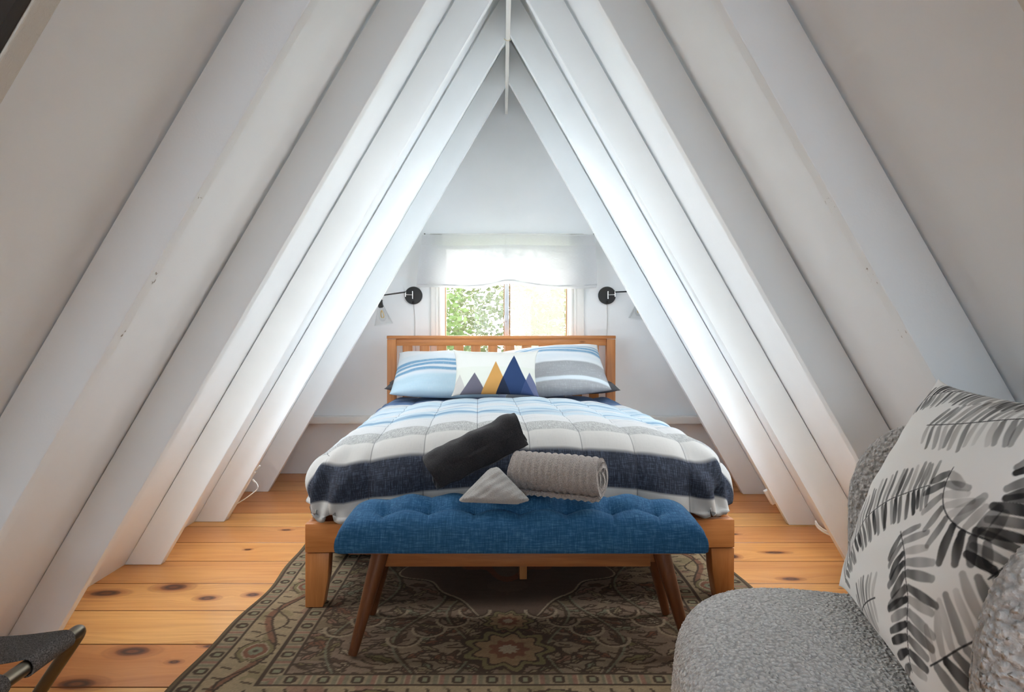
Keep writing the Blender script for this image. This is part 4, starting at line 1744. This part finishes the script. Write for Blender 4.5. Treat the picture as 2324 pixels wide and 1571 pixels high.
# ================================================================= wall lamps
def build_lamp(side, plate_u, label):
    """side -1: arm reaches to the left; +1: to the right"""
    px = (plate_u - 1140) / 312.5
    pz = CZ + (755 - 671) / 312.5
    lamp = thing('wall_lamp', label, 'lamp', (px, Y1 - 0.001, pz), 0, 'black swing-arm wall lamps')
    blk = Mat('matt_black_metal', 0.42, 0.4)
    blk.color(blk.mix(blk.noise(blk.coord(), 30), lin(34, 33, 32), lin(46, 45, 44)))
    ch = metal('satin_chrome', lin(215, 212, 208), 0.22)
    s = side
    b = MB()
    b.lathe([(0.002, 0), (0.0635, 0), (0.064, 0.004), (0.064, 0.014), (0.061, 0.018), (0.002, 0.018)], (0, 0, 0), (0, -1, 0), 48)
    b.build('wall_plate', blk.m, lamp)
    b = MB()
    b.tube([(s * 0.0, -0.018, -0.045), (s * 0.0, -0.030, -0.048), (0, -0.034, -0.052)], 0.006, 10)
    b.build('switch', blk.m, lamp)
    # H bracket
    b = MB()
    b.tube([(s * 0.004, -0.034, 0.030), (s * 0.004, -0.034, -0.026)], 0.0042, 10)
    b.tube([(s * 0.052, -0.052, 0.026), (s * 0.052, -0.052, -0.012)], 0.0042, 10)
    b.tube([(s * 0.004, -0.034, 0.002), (s * 0.052, -0.052, 0.004)], 0.0036, 10)
    b.build('bracket', ch, lamp)
    b = MB()
    b.box((s * 0.004, -0.024, 0.0), (0.010, 0.014, 0.05), 0.002)
    b.build('hinge_block', blk.m, lamp)
    # arm
    el = Vector((s * 0.052, -0.052, 0.022))
    tip = Vector((s * 0.222, -0.150, -0.010)) if s < 0 else Vector((s * 0.235, -0.10, 0.028))
    b = MB()
    b.tube([el, tip], 0.0052, 12)
    b.build('arm', blk.m, lamp)
    # socket, tilted
    ax = Vector((-s * 0.16, -0.02, -0.98)).normalized()
    b = MB()
    b.lathe([(0.002, -0.004), (0.006, -0.004), (0.0068, 0.022), (0.014, 0.026), (0.0195, 0.036), (0.0195, 0.040), (0.0165, 0.042), (0.0175, 0.070), (0.020, 0.074), (0.020, 0.078), (0.012, 0.086), (0.002, 0.086)], tip, ax, 28)
    b.build('socket', blk.m, lamp)
    # clear shade
    gm = Mat('clear_glass', 0.02, 0.5)
    fr = gm.n('ShaderNodeLayerWeight')
    fr.inputs[0].default_value = 0.35
    tr = gm.n('ShaderNodeBsdfTransparent')
    tr.inputs[0].default_value = (0.965, 0.97, 0.97, 1)
    gl = gm.n('ShaderNodeBsdfGlossy')
    gl.inputs['Roughness'].default_value = 0.05
    mx = gm.n('ShaderNodeMixShader')
    f2 = gm.math('MULTIPLY', fr.outputs['Facing'], 0.3)
    gm.put(mx.inputs[0], f2)
    gm.t.links.new(tr.outputs[0], mx.inputs[1])
    gm.t.links.new(gl.outputs[0], mx.inputs[2])
    gm.t.links.new(mx.outputs[0], gm.out.inputs[0])
    b = MB()
    b.lathe([(0.021, 0.072), (0.024, 0.080), (0.066, 0.205), (0.064, 0.2055), (0.0215, 0.081), (0.018, 0.0745)], tip, ax, 40, close=True)
    b.build('lamp_shade', gm.m, lamp)
    b = MB()
    b.lathe([(0.008, 0.084), (0.013, 0.095), (0.024, 0.125), (0.028, 0.145), (0.024, 0.166), (0.012, 0.180), (0.001, 0.183)], tip, ax, 24)
    bulb = b.build('bulb', gm.m, lamp)
    fm = plain('filament', lin(232, 196, 130), 0.5)
    b = MB()
    q = Vector((0, 0, 1)).rotation_difference(ax).to_matrix()
    pts = [tip + q @ Vector((0.011 * math.sin(t * 6.28 * 4), 0.006 * math.cos(t * 6.28 * 3), 0.10 + 0.058 * abs(math.sin(t * 6.28 * 2)))) for t in np.linspace(0, 1, 50)]
    b.tube(pts, 0.0016, 6)
    b.build('filament', fm, bulb)
    # cord
    b = MB()
    xo = -s * 0.0 + (0.028 if s < 0 else 0.005)
    pts = []
    for k in range(20):
        t = k / 19
        pts.append((xo * t * 0.9 + 0.003 * math.sin(t * 9), -0.004, -0.06 - 0.52 * t))
    b.tube(pts, 0.0016, 6)
    b.build('cord', plain('grey_cord', lin(170, 168, 164), 0.6), lamp)


build_lamp(-1, 939, 'black wall lamp with clear glass shade in full view by the valance')
build_lamp(1, 1377, 'black wall lamp half hidden by a rafter, its arm going behind')


# ================================================================= cables and plugs
WP = plain('white_plastic', lin(238, 237, 233), 0.35, 0.5)


def P(u, v, y):
    return Vector(((u - 1140) * y / F, y, CZ + (755 - v) * y / F))


def smooth_path(pts, n=10):
    out = []
    pts = [Vector(p) for p in pts]
    for i in range(len(pts) - 1):
        p0, p1, p2, p3 = pts[max(i - 1, 0)], pts[i], pts[i + 1], pts[min(i + 2, len(pts) - 1)]
        for k in range(n):
            t = k / n
            out.append(0.5 * ((2 * p1) + (p2 - p0) * t + (2 * p0 - 5 * p1 + 4 * p2 - p3) * t * t + (3 * p1 - p0 - 3 * p2 + p3) * t ** 3))
    out.append(pts[-1])
    return out


def build_cables():
    # strip on the far face of the second left rafter
    y = 3.53
    t = thing('power_strip', 'white power strip with plug and cord behind the edge of a rafter', 'power strip', (0, 0, 0))
    d = Vector((RX0 - LX, 0, RZ)).normalized()
    b = MB()
    base = Vector((-1.432, 3.5, 0.02))
    c = Vector((LX - 0.022, 3.512, 0)) + d * 0.16
    b.box(c, (0.30, 0.022, 0.04), 0.004, Matrix.Rotation(-math.atan2(d.z, d.x), 4, 'Y'))
    b.build('strip_body', WP, t)
    b = MB()
    b.tube([P(580.5, 1067, y), P(585, 1062, y - 0.005), P(590, 1057, y - 0.01)], 0.0045, 8)
    b.build('plug', WP, t)
    b = MB()
    b.tube([P(578, 1075, y), P(583, 1070.5, y - 0.005)], [0.006, 0.003], 8)
    b.build('plug', WP, t)
    b = MB()
    b.tube([P(573, 1089, y), P(577, 1093, y), P(582, 1096, y - 0.01)], [0.007, 0.006, 0.003], 8)
    b.build('plug', WP, t)
    b = MB()
    b.tube(smooth_path([P(582, 1096, y - 0.01), P(585.5, 1104, y - 0.03), P(583, 1111, y - 0.03), P(574, 1119, y - 0.035), P(558, 1131, 3.49), P(542, 1141, 3.515), P(526, 1150, 3.53)]), 0.0028, 8)
    b.build('cord', WP, t)
    # right: outlet box behind the second rafter
    t = thing('outlet_box', 'white outlet box with dark slots low behind the edge of a rafter', 'outlet', (0, 0, 0))
    y = 3.47
    dr = Vector((RX1 - RX, 0, RZ)).normalized()
    b = MB()
    c = Vector((RX + 0.012, 3.457, 0)) + dr * 0.165
    rot = Matrix.Rotation(-math.atan2(dr.z, dr.x), 4, 'Y')
    b.box(c, (0.085, 0.028, 0.05), 0.003, rot)
    b.build('box', WP, t)
    dkp = plain('dark_plastic', lin(50, 48, 50), 0.5)
    for k in (-0.022, 0.018):
        b = MB()
        b.box(c + dr * k - dr.cross(Vector((0, 1, 0))) * 0.0262, (0.024, 0.016, 0.004), 0.001, rot)
        b.build('slot', dkp, t)
    # looped cables behind the third right rafter
    t = thing('cable', 'looped white cables on the floor behind a rafter foot by the chair', 'cable', (0, 0, 0))
    for k, (dv, dy) in enumerate(((0, 0), (5, 0.03))):
        b = MB()
        pts = [P(1851, 1182 + dv, 2.94 + dy), P(1856, 1192 + dv, 2.93 + dy), P(1868, 1202 + dv, 2.92 + dy), P(1884, 1210 + dv, 2.92 + dy), P(1899, 1222, 2.93 + dy)]
        pts = [Vector((p.x, p.y, max(p.z, 0.006))) for p in pts]
        b.tube(smooth_path(pts), 0.0045, 8)
        b.build('strand', WP, t)


build_cables()

# dark soft bundle under the bed
def build_bundle():
    m = fabric('slate_fleece', lin(62, 66, 74), 0.95, 160, 0.4)
    V, Fc, UV = pillow_mesh(0.20, 0.34, 0.15, 40, 0.05, 22, 0.006, 0.0, 0.4)
    o = mesh('blanket_bundle', V, Fc, m, uv=UV)
    o.matrix_world = frame_matrix((-0.70, 2.98, 0.092), (1, 0.1, 0), (-0.1, 1, 0))
    tag(o, 'dark slate soft bundle pushed under the bed beside its leg', 'blanket')


build_bundle()


# ================================================================= outdoors
def build_outdoors():
    rng = random.Random(5)
    b = MB()
    b.box((0, 17, -2.7), (40, 24, 0.1))
    g = Mat('lawn', 0.9, 0.1)
    g.color(g.mix(g.noise(g.coord(), 1.3, 4), (0.12, 0.17, 0.06, 1), (0.25, 0.3, 0.12, 1)))
    struct(b.build('ground', g.m, smooth=False))
    bark = wood('bark', lin(112, 98, 84), lin(70, 60, 50), (9, 9, 1.2), 0.9)

    def leafmat(name, c1, c2):
        m = Mat(name, 0.6, 0.3)
        n = m.noise(m.coord(), 2.2, 4, 0.6)
        n2 = m.noise(m.coord(), 14, 2)
        c = m.mix(m.mapr(m.math('ADD', m.math('MULTIPLY', n, 0.6), m.math('MULTIPLY', n2, 0.4)), 0.35, 0.65), c1, c2)
        m.color(c)
        tl = m.n('ShaderNodeBsdfTranslucent')
        m.put(tl.inputs[0], c)
        mx = m.n('ShaderNodeMixShader')
        mx.inputs[0].default_value = 0.45
        m.t.links.new(m.b.outputs[0], mx.inputs[1])
        m.t.links.new(tl.outputs[0], mx.inputs[2])
        m.t.links.new(mx.outputs[0], m.out.inputs[0])
        return m.m
    lm = [leafmat('leaves_green', (0.048, 0.08, 0.026, 1), (0.16, 0.205, 0.072, 1)), leafmat('leaves_pale', (0.075, 0.09, 0.042, 1), (0.18, 0.19, 0.09, 1)), leafmat('leaves_deep', (0.03, 0.05, 0.018, 1), (0.09, 0.115, 0.04, 1))]
    spots = [(-1.33, 8.3, 0.98, 0, 'dense green leafy tree outside the clear window pane'),
             (0.03, 10.5, 1.02, 1, 'pale yellowish leafy tree outside behind the middle of the window'),
             (0.93, 8.5, 0.95, 1, 'pale leafy tree outside behind the hazy screened pane'),
             (-2.45, 10.7, 1.05, 2, 'darker leafy tree farther off outside the clear pane'),
             (2.5, 10.8, 1.05, 0, 'green tree farther off outside beyond the screened pane'),
             (-1.25, 13.0, 1.1, 1, 'pale tree farthest off outside, showing between the nearer crowns in the clear pane'),
             (1.3, 13.1, 1.1, 2, 'deep green tree farthest off outside, behind the screened pane'),
             (-3.8, 13.2, 1.1, 0, 'green tree at the far edge of the view through the clear pane')]
    for (x, y, R, k, lab) in spots:
        t = thing('tree', lab, 'tree', (x, y, -2.65), rng.uniform(0, 6.28), 'trees outside the window')
        b = MB()
        b.tube([(0, 0, 0), (0.05, 0.02, 1.6), (0.0, 0.05, 3.4)], [0.14, 0.11, 0.05], 10)
        for q in range(5):
            a = rng.uniform(0, 6.28)
            z0 = rng.uniform(1.6, 3.0)
            b.tube([(0.03, 0.03, z0), (math.cos(a) * R * 0.35, math.sin(a) * R * 0.35, z0 + 0.5), (math.cos(a) * R * 0.7, math.sin(a) * R * 0.7, z0 + 0.8)], [0.05, 0.03, 0.012], 7)
        b.build('trunk', bark, t)
        V, Fc = [], []
        for q in range(5200):
            # clumps in a tall crown
            u1, u2 = rng.uniform(-1, 1), rng.uniform(0, 6.28)
            rr = rng.uniform(0.25, 1) ** 0.5
            sx = math.sqrt(1 - u1 * u1)
            c = Vector((R * rr * sx * math.cos(u2), R * rr * sx * math.sin(u2), 3.1 + 2.0 * rr * u1))
            c += Vector((rng.uniform(-.08, .08), rng.uniform(-.08, .08), rng.uniform(-.1, .1)))
            L = rng.uniform(0.06, 0.13)
            d = Vector((rng.gauss(0, 1), rng.gauss(0, 1), rng.gauss(-0.3, 0.5))).normalized()
            s = d.orthogonal().normalized()
            s.rotate(Matrix.Rotation(rng.uniform(0, 6.28), 3, d))
            nrm = d.cross(s)
            i = len(V)
            w = L * 0.30
            V += [c, c + d * L * 0.5 + s * w + nrm * 0.012, c + d * L, c + d * L * 0.5 - s * w + nrm * 0.012]
            Fc += [(i, i + 1, i + 2), (i, i + 2, i + 3)]
        mesh('foliage', V, Fc, lm[k], t, smooth=False)


build_outdoors()

# ================================================================= light, world, camera
def build_light():
    w = bpy.data.worlds.new('sky')
    SC.world = w
    w.use_nodes = True
    nt = w.node_tree
    bg = nt.nodes['Background']
    tc = nt.nodes.new('ShaderNodeTexCoord')
    sp = nt.nodes.new('ShaderNodeSeparateXYZ')
    nt.links.new(tc.outputs['Generated'], sp.inputs[0])
    rp = nt.nodes.new('ShaderNodeValToRGB')
    def span(a, b, c, d):
        mr = nt.nodes.new('ShaderNodeMapRange')
        mr.interpolation_type = 'SMOOTHSTEP'
        for i, q in enumerate((a, b, c, d)):
            mr.inputs[i + 1].default_value = q
        nt.links.new(sp.outputs[1], mr.inputs[0])
        return mr.outputs[0]
    ad = nt.nodes.new('ShaderNodeMath')
    nt.links.new(span(-0.6, 0.1, SKY_FRONT, SKY), ad.inputs[0])
    nt.links.new(span(0.35, 0.9, 0.0, SKY_GLOW), ad.inputs[1])
    nt.links.new(ad.outputs[0], bg.inputs[1])
    mc = nt.nodes.new('ShaderNodeMix')
    mc.data_type = 'RGBA'
    nt.links.new(span(-0.6, 0.1, 1.0, 0.0), mc.inputs[0])
    mc.inputs[7].default_value = (0.74, 0.87, 1.0, 1)      # clearer, bluer sky behind the camera
    rp.color_ramp.elements[0].position = 0.0
    rp.color_ramp.elements[0].color = (1.0, 0.985, 0.965, 1)
    rp.color_ramp.elements[1].position = 1.0
    rp.color_ramp.elements[1].color = (0.98, 0.98, 0.98, 1)
    nt.links.new(sp.outputs[2], rp.inputs[0])
    nt.links.new(rp.outputs[0], mc.inputs[6])
    nt.links.new(mc.outputs[2], bg.inputs[0])
    # sky portals at the window and at the added roof and gable openings
    def portal(name, loc, sx, sz, rotx):
        l = bpy.data.lights.new(name, 'AREA')
        l.shape = 'RECTANGLE'
        l.size, l.size_y = sx, sz
        l.cycles.is_portal = True
        o = bpy.data.objects.new(name, l)
        COL.objects.link(o)
        o.location = loc
        o.rotation_euler = (rotx, 0, 0)
        return o
    wx0, wx1, wz0, wz1 = WIN
    portal('window_daylight', ((wx0 + wx1) / 2, Y1 + 0.13, (wz0 + wz1) / 2), wx1 - wx0, wz1 - wz0, -PI / 2)
    for i, (c, nrm, L, W, d) in enumerate(FILL_FRAMES):
        o = portal('roof_fill', c, L, W, 0)
        R = Matrix((d, d.cross(nrm) * -1, nrm)).transposed()
        if R.determinant() < 0:
            R = Matrix((d, d.cross(nrm), nrm)).transposed()
        o.rotation_euler = R.to_euler()
    portal('front_fill', (0, Y0 - 0.11, 1.39), 1.04, 0.78, PI / 2)


SKY, SKY_FRONT, SKY_GLOW = 2.6, 4.0, 2.4      # the sky is far brighter on the window side
build_light()

cam = bpy.data.cameras.new('camera')
co = bpy.data.objects.new('camera', cam)
COL.objects.link(co)
co.location = (0, 0, CZ)
co.rotation_euler = (PI / 2, 0, 0)
cam.sensor_width = 36.0
cam.lens = F / 2324 * 36.0
cam.shift_x = (1162 - 1140) / 2324
cam.shift_y = (755 - 785.5) / 2324
cam.clip_start = 0.05
SC.camera = co

SC.view_settings.view_transform = 'Standard'
SC.view_settings.look = 'None'
SC.view_settings.exposure = 1.74
SC.view_settings.gamma = 1.0
SC.view_settings.use_curve_mapping = False
SC.cycles.use_denoising = True
SC.cycles.max_bounces = 9
SC.cycles.diffuse_bounces = 6
SC.cycles.caustics_reflective = False
SC.cycles.caustics_refractive = False
SC.cycles.transparent_max_bounces = 12
SC.cycles.sample_clamp_indirect = 10.0
SC.cycles.use_adaptive_sampling = True
SC.cycles.adaptive_threshold = 0.10
SC.cycles.adaptive_min_samples = 24
